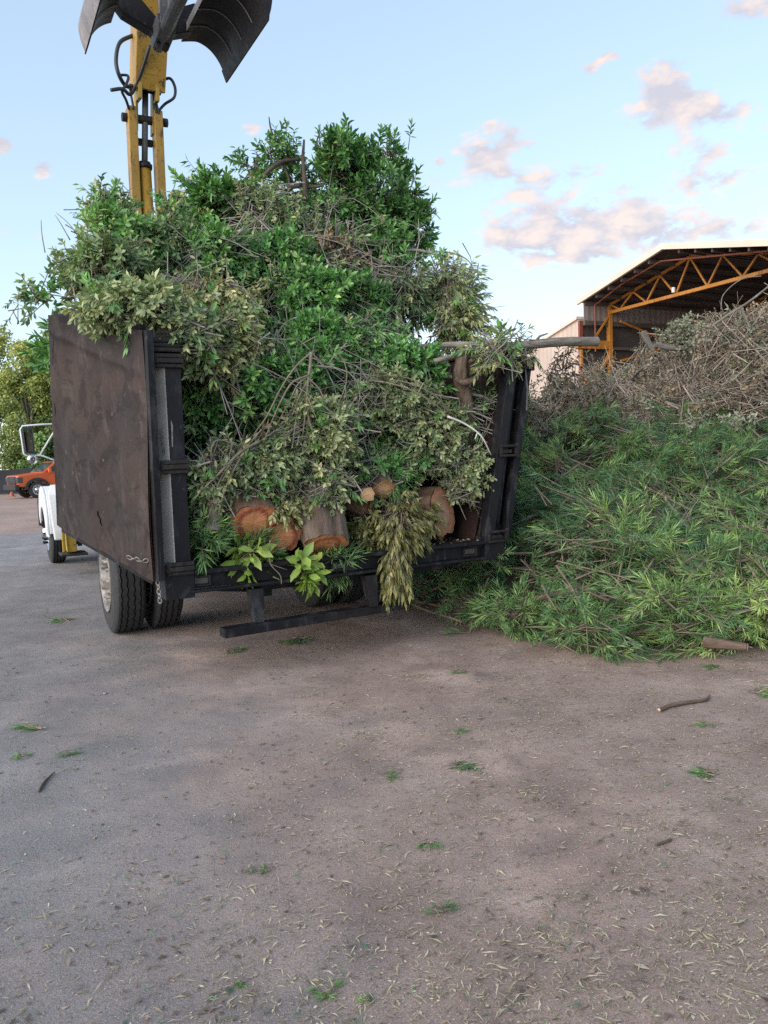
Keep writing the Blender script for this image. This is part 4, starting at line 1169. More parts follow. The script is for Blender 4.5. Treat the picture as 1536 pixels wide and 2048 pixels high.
def twig_set(name, label, paths, mat, group=None, cat='twigs'):
    """a branching spray of thin stems; paths hold (x, y, depth) points and radii"""
    o = pa(*paths[0][0][0]); t = empty(name, tuple(o), 0, label, cat, group)
    for pts_, r0, r1 in paths:
        P = smooth_path([pa(*q) for q in pts_], 5); mb = MB()
        mb.tube([tuple(x - o) for x in P], list(np.linspace(r0, r1, len(P))), 6)
        mb.build('stem', mat, t, smooth=True)
    return t


K = -1.98
twig_set('bare_spray', 'pale bare spray of twigs fanning down from one knot at the middle of the load',
         [([(622, 705, K), (620, 735, K - .03), (616, 760, K - .05), (614, 800, K - .06), (618, 840, K - .08), (626, 862, K - .08)], .013, .006),
          ([(622, 705, K), (590, 735, K - .03), (560, 780, K - .05), (535, 830, K - .05), (508, 868, K)], .008, .004),
          ([(618, 750, K - .05), (585, 765, K - .06), (563, 800, K - .08), (545, 840, K - .06), (527, 885, K)], .008, .004),
          ([(617, 752, K - .05), (595, 770, K - .06), (580, 800, K - .06), (556, 845, K)], .006, .003),
          ([(616, 760, K - .05), (600, 790, K - .06), (582, 838, K)], .006, .003),
          ([(618, 758, K - .05), (640, 780, K - .06), (652, 815, K - .06), (660, 832, K)], .007, .004),
          ([(622, 705, K), (640, 722, K), (655, 730, K + .03)], .007, .004),
          ([(655, 730, K), (675, 708, K - .02), (692, 735, K), (690, 775, K - .03), (664, 832, K)], .006, .003),
          ([(614, 800, K - .06), (608, 850, K - .08), (604, 880, K)], .006, .003)], M['twig'])
twig_set('bare_spray', 'long arching pale twigs at the lower left reaching down past the grey lichen branch',
         [([(520, 882, K), (480, 905, K - .05), (440, 945, K - .08), (400, 985, K - .06), (380, 1010, K)], .010, .004),
          ([(490, 900, K), (465, 945, K - .06), (445, 995, K - .08), (436, 1040, K - .05)], .008, .004),
          ([(470, 915, K), (440, 960, K - .06), (425, 1010, K - .07), (415, 1040, K)], .007, .003),
          ([(485, 895, K), (440, 880, K), (424, 893, K - .02), (422, 930, K)], .005, .003)], M['twig'])
twig_set('bare_spray', 'bent grey twigs crossing the dark gap right of the middle of the load',
         [([(692, 920, -1.8), (730, 922, -1.85), (770, 912, -1.85), (815, 902, -1.8)], .010, .006), ([(692, 920, -1.8), (715, 905, -1.8), (760, 900, -1.75), (800, 896, -1.7)], .008, .004),
          ([(700, 852, -1.75), (740, 850, -1.75), (790, 838, -1.75), (830, 815, -1.7)], .007, .004), ([(690, 866, -1.75), (740, 866, -1.75), (795, 855, -1.75), (840, 830, -1.7)], .007, .004),
          ([(692, 877, -1.75), (730, 880, -1.7), (775, 888, -1.7)], .006, .003)], M['greytwig'])
twig_set('bare_spray', 'grey brown twigs drooping in an arc across the right middle of the load',
         [([(740, 760, -1.8), (800, 772, -1.95), (850, 795, -2.0), (890, 828, -2.0), (905, 870, -1.95)], .008, .003), ([(760, 755, -1.8), (830, 770, -1.95), (880, 800, -1.98), (920, 850, -1.95)], .007, .003),
          ([(745, 750, -1.8), (810, 755, -1.9), (860, 775, -1.95), (900, 800, -1.95)], .007, .003), ([(780, 770, -1.85), (770, 800, -1.95), (775, 830, -1.95)], .005, .003)], M['twig'])
twig_set('bare_twig', 'white peeled twig curving down in front of the right wall', [([(895, 833, -2.0), (930, 848, -2.02), (962, 872, -2.05), (982, 910, -2.03)], .010, .005), ([(955, 865, -2.03), (950, 878, -2.05)], .007, .004)], simple('peeled_wood', (.62, .60, .56), .7), None, 'twig')
twig_set('bare_twig', 'thin dry twig with pale leaves hanging over the sill at the left', [([(540, 1080, -2.03), (540, 1125, -2.08), (560, 1150, -2.09), (563, 1168, -2.1)], .005, .003), ([(540, 1128, -2.08), (575, 1140, -2.08)], .004, .002)], M['twig'], None, 'twig')
twig_set('bare_spray', 'dark bare branches in the airy gap below the top of the load',
         [([(612, 420, -.3), (610, 370, -.35), (606, 320, -.35), (608, 280, -.3)], .030, .010), ([(606, 375, -.3), (640, 372, -.35), (650, 364, -.35)], .018, .010), ([(520, 360, -.3), (545, 335, -.35), (570, 322, -.3), (600, 318, -.3)], .022, .014),
          ([(575, 375, -.3), (600, 372, -.3)], .02, .02), ([(545, 270, -.3), (540, 250, -.3), (538, 234, -.3)], .010, .005), ([(640, 300, -.3), (632, 290, -.3), (640, 265, -.3), (655, 255, -.3)], .007, .003),
          ([(560, 320, -.3), (575, 350, -.3), (580, 375, -.3)], .012, .010)], M['darktwig'])
twig_set('bare_spray', 'thin bare twigs sticking up above the far left of the load', [([(90, 505, -.6), (84, 470, -.6), (82, 440, -.6)], .005, .003), ([(140, 480, -.6), (120, 445, -.6), (110, 430, -.6)], .005, .002), ([(160, 480, -.6), (140, 450, -.6), (112, 425, -.6)], .004, .002)], M['greytwig'])
twig_set('bare_spray', 'grey branch arching into the sky at the right shoulder of the load', [([(790, 505, -.5), (830, 500, -.6), (870, 508, -.7), (905, 515, -.75)], .018, .008), ([(850, 503, -.6), (900, 505, -.7), (935, 520, -.75), (950, 545, -.8)], .010, .004), ([(835, 575, -.7), (850, 600, -.8), (868, 625, -.9)], .012, .008)], M['greytwig'])

# leafy boughs: (name, label, px, py, depth k, half width px, half height px, half depth m, spec, mat, sprigs, (out, up, random), tint)
CH = 'pale'
BOUGHS = [
    ('leafy_bough', 'tall dark green glossy bough crowning the top of the load', 744, 402, -.2, 86, 106, .5, 'glossy', 'glossy', 330, (.8, .7, .5), .38),
    ('leafy_bough', 'glossy bough at the very tip of the load, above its tall crown', 682, 306, -.3, 50, 40, .35, 'glossy', 'glossy', 120, (.7, .8, .5), .45),
    ('leafy_bough', 'dark glossy bough hanging off the right shoulder of the load against the sky', 812, 448, -.3, 42, 62, .3, 'glossy', 'glossy', 120, (.8, .1, .6), .3),
    ('leafy_bough', 'glossy green bough below the tall crown, right of the dead leaves', 760, 500, -.5, 62, 55, .35, 'glossy', 'glossy', 150, (.8, .2, .6), .3),
    ('leafy_bough', 'small green spray on bare dark stems left of the crown top', 556, 292, -.3, 45, 24, .25, 'dull', 'glossy', 26, (.8, .6, .6), .6),
    ('leafy_bough', 'sparse sprigs hanging from bare stems at the upper left of the crown', 500, 322, -.3, 34, 28, .2, 'dull', 'glossy', 12, (.9, .2, .7), .4),
    ('leafy_bough', 'thin leafy growth in the gap below the small green spray', 600, 360, -.2, 52, 44, .25, 'dull', 'glossy', 16, (.7, .3, .8), .4),
    ('leafy_bough', 'loose drooping bough filling the lower part of the gap in the crown', 645, 425, -.3, 46, 34, .3, 'glossy', 'glossy', 60, (.7, .0, .9), .35),
    ('leafy_bough', 'ragged bough on the left flank of the tall crown', 668, 345, -.25, 30, 50, .3, 'dull', 'glossy', 44, (.8, .3, .8), .5),
    ('leafy_bough', 'rounded dark green bough right of the yellow boom', 432, 400, -.2, 62, 48, .45, 'glossy', 'glossy', 190, (.8, .6, .5), .36),
    ('leafy_bough', 'dark leafy bough tucked behind the boom foot and the rounded bough', 352, 432, .5, 34, 30, .3, 'glossy', 'glossy', 50, (.7, .7, .6), .3),
    ('leafy_bough', 'olive twiggy bough under the bare branches near the top', 530, 412, -.4, 66, 38, .35, 'dull', 'dull', 110, (.7, .1, .9), .45),
    ('leafy_bough', 'dull mixed bough left of the dead brown leaves', 560, 462, -.6, 70, 34, .3, 'dull', 'dull', 110, (.7, .0, .9), .3),
    ('dry_bough', 'patch of dead tan brown leaves beneath the tall crown', 652, 490, -.75, 48, 40, .25, 'dead', 'rust_leaf', 120, (.8, -.2, .7), .6),
    ('dry_bough', 'brownish twiggy bough running down to the right from the dead leaves', 690, 545, -.9, 52, 42, .3, 'dead', 'dead', 120, (.7, -.1, .9), .5),
    ('leafy_bough', 'bright green bough in the middle of the load beside the dead leaves', 545, 520, -.9, 72, 48, .35, 'bright', 'bright', 210, (.9, .4, .5), .42),
    ('leafy_bough', 'bright fresh green bough at the heart of the load', 600, 590, -1.15, 82, 50, .35, 'bright', 'bright', 260, (.9, .35, .5), .5),
    ('leafy_bough', 'broad bright green bough over the bare fanning twigs', 625, 675, -1.45, 95, 48, .35, 'bright', 'bright', 280, (.9, .3, .5), .55),
    ('leafy_bough', 'bright green bough left of the fanning twigs', 520, 775, -1.65, 66, 70, .3, 'bright', 'bright', 240, (.9, .2, .5), .52),
    ('leafy_bough', 'green bough with dark leaves under the fanning twigs', 600, 740, -1.65, 70, 50, .25, 'bright', 'bright', 140, (.9, .1, .6), .35),
    ('leafy_bough', 'grey green broad leaved bough spilling over the left door top', 214, 548, -1.35, 72, 56, .40, 'dull', 'dull', 270, (.8, .2, .7), .5),
    ('leafy_bough', 'sprawling dull green bough at the upper left, tips against the sky', 238, 482, -.9, 68, 38, .42, 'dull', 'glossy', 210, (.8, .5, .7), .55),
    ('leafy_bough', 'upright leafy shoots rising left of the yellow boom', 215, 425, -.5, 34, 30, .3, 'dull', 'glossy', 36, (.6, 1.0, .6), .4),
    ('leafy_bough', 'dull green bough across the foot of the yellow boom', 310, 496, -.8, 78, 38, .4, 'dull', 'dull', 190, (.8, .4, .7), .35),
    ('leafy_bough', 'leafy bough between the boom foot and the bright green heart', 420, 515, -1.0, 64, 46, .35, 'dull', 'glossy', 180, (.8, .4, .6), .5),
    ('leafy_bough', 'thin leaved bough poking out at the far left above the door', 132, 528, -1.1, 34, 36, .3, 'dull', 'dull', 22, (.9, .2, .8), .6),
    ('leafy_bough', 'drooping dull bough fringing the top edge of the left door', 262, 612, -1.95, 90, 26, .22, 'dull', 'pale', 210, (.8, -.3, .8), .5),
    ('leafy_bough', 'sparse sprigs trailing beyond the left edge of the door', 48, 585, -1.3, 40, 42, .25, 'dull', 'dull', 6, (.9, -.1, .9), .4),
    ('leafy_bough', 'dark loose sprigs at the left edge of the photo above the yellow tree', 18, 620, -1.5, 26, 24, .2, 'dull', 'dull', 5, (.9, -.4, .7), .3),
    ('leafy_bough', 'tan olive bough drooping left of the bright green heart', 420, 600, -1.45, 76, 60, .35, 'olive', 'olive', 300, (.8, -.2, .8), .5),
    ('leafy_bough', 'olive bough hanging over the head of the left post', 430, 690, -1.8, 66, 58, .3, 'olive', 'olive', 240, (.8, -.3, .8), .45),
    ('leafy_bough', 'pale leaved tip hanging right at the left post cap', 368, 660, -1.95, 34, 38, .2, 'dull', 'pale', 64, (.8, -.4, .7), .6),
    ('leafy_bough', 'dark green bough in the shade behind the left post', 405, 800, -1.55, 44, 90, .3, 'glossy', 'glossy', 150, (.9, -.1, .6), .3),
    ('leafy_bough', 'dark mixed bough right of the bright green heart', 715, 610, -1.1, 66, 62, .35, 'glossy', 'glossy', 200, (.8, .0, .7), .3),
    ('leafy_bough', 'grey green twiggy bough on the right slope of the load', 790, 580, -1.0, 58, 62, .35, 'willow', 'dull', 190, (.7, .0, .9), .4),
    ('leafy_bough', 'airy greyish willow leaved bough drooping right of the load against the sky', 898, 580, -.9, 52, 62, .35, 'willow', 'pale', 170, (.7, -.2, .8), .45),
    ('leafy_bough', 'olive hanging tips of the airy greyish bough, lowest at the right', 920, 645, -1.1, 44, 38, .3, 'willow', 'olive', 110, (.7, -.5, .7), .5),
    ('leafy_bough', 'green bough under the long grey limb at the right', 795, 735, -1.65, 80, 42, .3, 'bright', 'bright', 210, (.9, .0, .6), .5),
    ('leafy_bough', 'mixed green bough above the long grey limb', 740, 680, -1.45, 60, 32, .3, 'dull', 'glossy', 100, (.8, .1, .8), .5),
    ('leafy_bough', 'leafy sprigs dangling from the long limb above the right post', 1012, 700, -2.1, 46, 20, .15, 'willow', 'olive', 17, (.6, -.5, .7), .5),
    ('leafy_bough', 'small bright sprigs before the rusty right wall', 958, 825, -1.8, 26, 32, .18, 'willow', 'bright', 46, (.9, .0, .6), .6),
    ('leafy_bough', 'pale silvery bough hanging below the fanning twigs', 640, 860, -1.95, 72, 62, .25, 'pale', 'pale', 340, (.8, -.2, .7), .6),
    ('leafy_bough', 'pale bough in the middle right of the load', 790, 800, -1.8, 82, 48, .25, 'pale', 'pale', 300, (.8, -.2, .8), .5),
    ('leafy_bough', 'silvery olive bough hanging before the upright trunk', 858, 868, -1.85, 52, 62, .25, 'pale', 'pale', 280, (.8, -.3, .7), .55),
    ('leafy_bough', 'green bough in the dark gap left of the silvery hanging bough', 775, 900, -1.65, 62, 40, .2, 'bright', 'glossy', 120, (.8, .0, .7), .5),
    ('leafy_bough', 'light leaved bough right of the weathered log, lowest at the right wall', 935, 945, -1.85, 40, 54, .22, 'pale', 'pale', 230, (.8, -.2, .7), .6),
    ('leafy_bough', 'narrow green tuft above the pale cut branches', 760, 950, -1.82, 46, 22, .15, 'podo', 'bright', 60, (.9, -.2, .6), .5),
    ('leafy_bough', 'dense olive bough covering the dark red log', 528, 940, -1.90, 82, 58, .22, 'olive', 'pale', 380, (.8, -.3, .7), .45),
    ('leafy_bough', 'pale leaved bough at the lower left beside the grey branch', 425, 960, -1.92, 44, 46, .22, 'pale', 'pale', 160, (.8, -.2, .7), .45),
    ('leafy_bough', 'olive tips drooping onto the dark red cut face', 562, 1004, -1.98, 30, 22, .12, 'pale', 'olive', 50, (.8, -.6, .6), .6),
    ('leafy_bough', 'pale drooping tips between the thick log and the pale cut branches', 655, 975, -2.0, 32, 26, .12, 'pale', 'pale', 60, (.8, -.5, .6), .6),
    ('leafy_bough', 'dark narrow leaved greens at the lower left corner beside the post', 402, 1080, -1.9, 28, 48, .18, 'podo', 'podo', 70, (.8, .1, .8), .3),
    ('leafy_bough', 'narrow green leaves under the lime leaves at the sill', 500, 1112, -1.95, 38, 20, .12, 'podo', 'podo', 22, (.8, -.2, .7), .5),
    ('leafy_bough', 'narrow green leaves below the leaning log at the sill', 668, 1132, -1.98, 44, 18, .12, 'podo', 'podo', 26, (.8, -.3, .7), .45),
    ('hanging_bough', 'yellow olive bough hanging over the sill before the bumper', 794, 1055, -2.05, 46, 52, .2, 'yellow', 'yellow', 230, (.6, -.8, .5), .5),
    ('hanging_bough', 'lowest yellowish leaves drooping past the sill toward the bumper end', 790, 1122, -2.13, 34, 50, .15, 'yellow', 'yellow', 170, (.4, -1.2, .4), .6),
    ('hanging_bough', 'yellow olive leaves beside the weathered log face', 838, 1035, -1.95, 28, 24, .14, 'yellow', 'yellow', 46, (.7, -.5, .6), .45),
    ('leafy_bough', 'mixed dry greens between the leaning log and the hanging yellow bough', 735, 1055, -1.9, 36, 36, .15, 'olive', 'yellow', 80, (.7, -.4, .8), .3),
    ('lime_spray', 'spray of large lime green leaves left on the sill', 495, 1114, -2.04, 30, 18, .10, 'lime', 'lime', 7, (.7, -.7, .5), .5),
    ('lime_spray', 'spray of lime green leaves below the oval cut face', 600, 1140, -2.07, 34, 8, .10, 'lime', 'lime', 7, (.7, -.5, .6), .5),
]
PX = lambda Y: Y / F
coreV, coreF = [], []
fillO, fillD, fillT = [], [], []
for (nm, lab, px, py, k, rx, ry, rd, spec, mat, ns, (wo_, wu, wr), tb) in BOUGHS:
    c = pa(px, py, k); Y = c[1]; ax = np.array([rx * PX(Y), rd, ry * PX(Y)])
    ax[[0, 2]] = np.maximum(ax[[0, 2]] * .45, ax[[0, 2]] - SPEC[spec][0] * .75)
    c = c + np.array([0, rd * .55 + .06, 0])
    n_ = int(ns * (1.9 if spec in ('dull', 'olive', 'pale') else 1.95))
    d = unit(rng.normal(size=(n_, 3)))
    keep = (d[:, 1] < .35) | (rng.uniform(size=n_) < .35) if spec != 'lime' else np.ones(n_, bool)
    d = d[keep]; n_ = len(d)
    rad = rng.uniform(.45, 1.0, (n_, 1)) ** .55 * (1 + (.42 if py < 460 and px > 600 else .30) * lump(d))[:, None]
    stray = rng.uniform(size=(n_, 1)) < .10
    rad = np.where(stray, rad * rng.uniform(1.1, 1.22 if py < 400 and px > 600 else 1.5, (n_, 1)), rad)
    O = c + d * ax * rad * .92
    # neighbouring sprigs lean the same way, as on one branchlet
    A_ = rng.normal(size=(3, 3)) * 4; ph_ = rng.uniform(0, 6, 3)
    D = unit(unit(d / ax) * wo_ + np.array([0, 0, 1.]) * wu + np.sin((O - c) @ A_ * 2 + ph_) * wr * .7 + rng.normal(size=(n_, 3)) * wr * .5 + np.array([0, -.25, 0]))
    V, Tn, Tw, pat = leaves(O, D, spec, 1.0, np.clip(tb + .16 * lump(d), .02, .95))
    e = empty(nm, tuple(c), 0, lab, 'branch', {'leafy_bough': 'leafy boughs heaped on the truck', 'dry_bough': 'dry boughs heaped on the truck', 'hanging_bough': 'yellowish boughs over the sill', 'lime_spray': 'lime leaf sprays on the sill'}[nm])
    quads('foliage', V, M[mat], e, Tn, c, pat)
    # stems running inward from a share of the sprigs
    sel = rng.uniform(size=n_) < (.08 if spec == 'yellow' else .5 if spec in ('dead', 'olive', 'pale', 'willow', 'dull') else .3)
    Pn = O[sel] - D[sel] * .06; inn = c + (O[sel] - c) * rng.uniform(.2, .6, (sel.sum(), 1)) + rng.normal(size=(sel.sum(), 3)) * .05
    midp = (Pn + inn) / 2 + rng.normal(size=Pn.shape) * .035
    St = np.concatenate([Tw, segs(midp, Pn, .0055, .0035), segs(inn, midp, .009, .0055)])
    quads('twigs', St, M['twig'] if mat not in ('glossy', 'bright') else M['darktwig'], e, None, c, TWIG)
    # undergrowth for the inside of the heap
    if spec not in ('lime', 'yellow') and rx > 33:
        m_ = 26 if rx * ry > 2200 else 10
        d2 = unit(rng.normal(size=(m_, 3))); fillO.append(c + np.array([0, .12, 0]) + d2 * ax * rng.uniform(.1, .62, (m_, 1))); fillD.append(unit(d2 + rng.normal(size=(m_, 3)) * .5))

# everything underneath, tangled and uncountable
body = [((.20, -.15, 1.25), (1.15, 1.45, .55)), ((.30, .6, 1.9), (1.15, 1.6, .8)), ((.35, 1.6, 2.4), (1.1, 1.2, .9)), ((-.35, .1, 2.35), (1.0, .9, .5)),
        ((.35, -.2, 2.75), (.8, .8, .6)), ((.75, .7, 3.2), (.5, .5, .6)), ((.2, 1.4, 3.1), (.9, .9, .5)), ((-.9, .6, 2.5), (.7, .9, .35)), ((1.15, .4, 2.2), (.5, 1.0, .6))]
for cc, rr in body:
    m_ = 420; d2 = unit(rng.normal(size=(m_, 3)))
    q = np.array(cc) + d2 * np.array(rr) * rng.uniform(.55, 1.02, (m_, 1))
    ok = (q[:, 2] > .82) & ((q[:, 2] > 2.35) | ((q[:, 0] > -.98) & (q[:, 0] < 1.38 + .2 * (q[:, 2] - .8)) & (q[:, 1] < 2.9)))
    q = q[ok]; d2 = d2[ok]
    fillO.append(TO + q[:, :1] * RX + q[:, 1:2] * AX + np.array([0, 0, 1.]) * q[:, 2:]); fillD.append(d2[:, :1] * RX + d2[:, 1:2] * AX + np.array([0, 0, 1.]) * d2[:, 2:])
FO = np.concatenate(fillO); FD = unit(np.concatenate(fillD) + rng.normal(size=(len(FO), 3)) * .4)
V, Tn, Tw, pat = leaves(FO, FD, 'glossy', 1.15, rng.uniform(.1, .5, len(FO)))
tag(quads('brush_load', V, M['glossy'], None, Tn, (0, 0, 0), pat), 'tangled green inside of the heaped brush load', 'brush', None, 'stuff')
cm = MB()  # added dark lumps that block light so gaps in the load read dark
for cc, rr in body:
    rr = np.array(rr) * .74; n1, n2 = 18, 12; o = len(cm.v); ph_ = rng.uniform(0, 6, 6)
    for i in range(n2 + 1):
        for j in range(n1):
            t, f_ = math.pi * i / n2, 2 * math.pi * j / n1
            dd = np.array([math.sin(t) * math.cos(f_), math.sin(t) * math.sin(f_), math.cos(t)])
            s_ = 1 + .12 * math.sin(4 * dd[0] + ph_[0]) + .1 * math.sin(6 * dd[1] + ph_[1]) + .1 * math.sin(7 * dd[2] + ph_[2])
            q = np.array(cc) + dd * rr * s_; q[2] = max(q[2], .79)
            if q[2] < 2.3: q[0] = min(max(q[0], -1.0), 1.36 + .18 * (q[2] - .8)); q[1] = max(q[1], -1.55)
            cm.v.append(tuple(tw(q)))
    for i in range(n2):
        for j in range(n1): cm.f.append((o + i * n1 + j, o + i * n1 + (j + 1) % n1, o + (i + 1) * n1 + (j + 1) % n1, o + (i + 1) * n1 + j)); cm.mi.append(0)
tag(cm.build('brush_filler', M['litter'], None, True), 'dark filler lumps added deep inside the load to keep its gaps dark', 'brush', None, 'stuff')
# torn sprigs of every kind caught between the boughs
for spec, mat, cnt, tb0 in (('dull', 'dull', 330, .55), ('olive', 'olive', 260, .5), ('pale', 'pale', 260, .55), ('bright', 'bright', 280, .5), ('dead', 'dead', 130, .5), ('willow', 'glossy', 150, .5)):
    O = []; D = []
    while len(O) < cnt:
        r_ = BOUGHS[rng.integers(0, len(BOUGHS))]
        if r_[7] in ('lime', 'yellow') or r_[3] > 980 or r_[3] < 400 or r_[2] < 150 or (r_[3] > 800 and abs(r_[2] - 640) > 230): continue
        if (mat == 'bright') != (r_[8] in ('bright', 'glossy')) and rng.uniform() < .75: continue
        d_ = unit(rng.normal(size=3)); d_[1] = -abs(d_[1]) * .6
        c = pa(r_[2] + d_[0] * r_[5] * 1.08, r_[3] - d_[2] * r_[6] * 1.08, r_[4]) + np.array([0, d_[1] * .30 + .12, 0]); O.append(c); D.append(unit(d_ * .5 + np.array([0, -.3, rng.uniform(-.7, .4)]) + rng.normal(size=3) * .6))
    V, Tn, Tw, pat = leaves(np.array(O), np.array(D), spec, 1.0, rng.uniform(tb0 - .3, tb0 + .3, cnt))
    tag(quads('torn_sprigs', V, M[mat], None, Tn, (0, 0, 0), pat), {'dull': 'grey green', 'olive': 'olive', 'pale': 'silvery', 'bright': 'bright green', 'dead': 'dead brown', 'willow': 'dark green'}[spec] + ' torn leaves caught between the boughs of the load', 'leaves', None, 'stuff')
    tag(quads('sprig_stems', Tw, M['greytwig'], None, None, (0, 0, 0), TWIG), 'thin stems of the ' + {'dull': 'grey green', 'olive': 'olive', 'pale': 'silvery', 'bright': 'bright green', 'dead': 'dead brown', 'willow': 'dark green'}[spec] + ' torn leaves in the load', 'twigs', None, 'stuff')
# loose sticks all over the load
m_ = 1400; bi = rng.choice([i for i, r_ in enumerate(BOUGHS) if 400 < r_[3] < 985 and r_[2] > 150 and not (r_[2] < 340 and r_[3] > 590)], m_); SP = []; SQ = []
for i in bi:
    r_ = BOUGHS[i]; c = pa(r_[2] + rng.uniform(-1, 1) * r_[5], r_[3] + rng.uniform(-1, 1) * r_[6], r_[4] - .02)
    d_ = unit(rng.normal(size=3) * np.array([1, .35, .8])); L_ = rng.uniform(.12, .5); SP.append(c - d_ * L_ / 2); SQ.append(c + d_ * L_ / 2)
SP = np.array(SP); SQ = np.array(SQ); md = (SP + SQ) / 2 + rng.normal(size=SP.shape) * .045
tag(quads('loose_twigs', np.concatenate([segs(SP, md, .0055, .004), segs(md, SQ, .004, .0022)]), M['greytwig'], None, None, (0, 0, 0), TWIG), 'thin dry twigs strewn all through the load', 'twigs', None, 'stuff')

LP = []
for i in range(120):
    r_ = BOUGHS[rng.choice([i_ for i_, q_ in enumerate(BOUGHS) if 430 < q_[3] < 850 and 380 < q_[2] < 760])]
    x0, y0, k0 = r_[2] + rng.uniform(-1, 1) * r_[5], r_[3] + rng.uniform(-1, .6) * r_[6], r_[4]
    L_ = rng.uniform(.35, 1.0); dr = unit(np.array([rng.normal() * .9, 0, -rng.uniform(-.3, 1.1)])); c = pa(x0, y0, k0) + np.array([0, rng.uniform(-.02, .1), 0]); P = []
    cv = rng.normal(size=3) * np.array([.25, .08, .25])
    for t in np.linspace(0, 1, 7): P.append(c + dr * L_ * t + cv * math.sin(t * 3.1) * L_ - np.array([0, .10 * t, .22 * t * t * L_]))
    P = np.array(P); r0 = rng.uniform(.006, .013); rad_ = np.linspace(r0, r0 * .35, 7)
    LP.append(segs(P[:-1], P[1:], rad_[:-1], rad_[1:]))
    for t in range(1, 6):
        d_ = unit(dr + rng.normal(size=3) * .6); LP.append(segs(P[t:t + 1], P[t:t + 1] + d_ * rng.uniform(.1, .3), rad_[t:t + 1] * .6, rad_[t:t + 1] * .3))
tag(quads('long_twigs', np.concatenate(LP), M['greytwig'], None, None, (0, 0, 0), TWIG), 'long pale bare twigs drooping down the face of the load', 'twigs', None, 'stuff')

# ------------------------------------------------------------------ the heap on the right
BASE = [(2.0, 20.0), (.6, 14.0), (-.73, 9.45), (-.30, 8.65), (.12, 7.87), (.55, 7.0), (.95, 6.15), (1.25, 5.68), (1.9, 5.42), (2.7, 5.36), (4.5, 5.30), (9.0, 5.0)]
BSEG = [(np.array(a), np.array(b)) for a, b in zip(BASE[:-1], BASE[1:])]
BW = [2.3, 2.3, 1.9, 1.8, 1.7, 1.5, 1.25, 1.05, 1, 1, 1]


def heap_h(x, y):
    x = np.asarray(x, float); y = np.asarray(y, float); best = np.full(x.shape, 1e9)
    sgn = np.full(x.shape, 1.0); bd = np.full(x.shape, 1e9)
    for (a, b), w in zip(BSEG, BW):
        d = b - a; t = np.clip(((x - a[0]) * d[0] + (y - a[1]) * d[1]) / (d @ d), 0, 1)
        qx, qy = a[0] + t * d[0], a[1] + t * d[1]; dist = np.hypot(x - qx, y - qy)
        cr = d[0] * (y - a[1]) - d[1] * (x - a[0])
        upd = dist < bd; sgn = np.where(upd, np.sign(cr), sgn); bd = np.where(upd, dist, bd)
        best = np.minimum(best, dist * w)
    dd = best * sgn
    h = np.interp(dd, [-9, 0, .12, .35, .7, 1.6, 3.0, 3.9, 5.2, 6.8, 8.5, 12], [0, 0, .20, .34, .46, .84, 1.46, 1.88, 2.5, 3.35, 3.9, 4.2])
    cap = np.interp(x, [1, 3.4, 4.3, 6.2, 9], [1.7, 2.05, 2.50, 3.35, 3.9])
    h = np.where(h > cap - .35, cap - .35 + .35 * (1 - np.exp(-(h - cap + .35) / .35)), h)
    n_ = .10 * np.sin(x * 2.3 + y * 1.1) * np.sin(y * 1.9 - x * .7) + .06 * np.sin(x * 5.1 + 1.3) * np.sin(y * 4.3 + x) + .04 * np.sin(x * 9 + y * 3) * np.sin(y * 8)
    return np.where(dd > 0, np.maximum(.03, h + n_ * np.clip(dd, 0, 1)), 0), dd


def heap_hit(px, py, lift=0.0):
    d = ray(px, py); Ys = np.linspace(4.5, 16, 1200); P = CAM + d[None] * (Ys / d[1])[:, None]
    h, dd = heap_h(P[:, 0], P[:, 1]); i = int(np.argmax(P[:, 2] < h + lift)) if (P[:, 2] < h + lift).any() else 600
    return P[i]


# dark filler sheet added under the brush to close its gaps
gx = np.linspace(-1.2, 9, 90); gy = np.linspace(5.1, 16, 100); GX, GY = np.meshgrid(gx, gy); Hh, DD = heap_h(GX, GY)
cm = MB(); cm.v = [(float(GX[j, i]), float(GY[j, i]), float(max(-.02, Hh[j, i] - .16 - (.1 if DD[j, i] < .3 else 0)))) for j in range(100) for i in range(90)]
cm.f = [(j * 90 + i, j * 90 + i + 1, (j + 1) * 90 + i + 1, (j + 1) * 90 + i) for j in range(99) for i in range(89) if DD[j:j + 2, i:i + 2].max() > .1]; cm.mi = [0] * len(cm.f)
tag(cm.build('heap_filler', M['litter'], None, True), 'dark filler sheet added under the cut brush on the right', 'brush', None, 'stuff')


def heap_points(n, dlo, dhi, ylo=5.0, yhi=13.5, xr=.60):
    out = np.zeros((0, 2))
    while len(out) < n:
        y = rng.uniform(ylo, yhi, n * 2); x = rng.uniform(-.9, yhi * xr, n * 2)
        _, dd = heap_h(x, y); jit = .35 * np.sin(x * 1.7 + y) + .2 * np.sin(x * 4 + 1)
        ok = (dd > dlo) & (dd + jit < dhi) & (x < y * xr + .25) & (rng.uniform(size=n * 2) < np.clip(7.5 / y, .3, 1))
        out = np.concatenate([out, np.stack([x[ok], y[ok]], 1)])
    return out[:n]


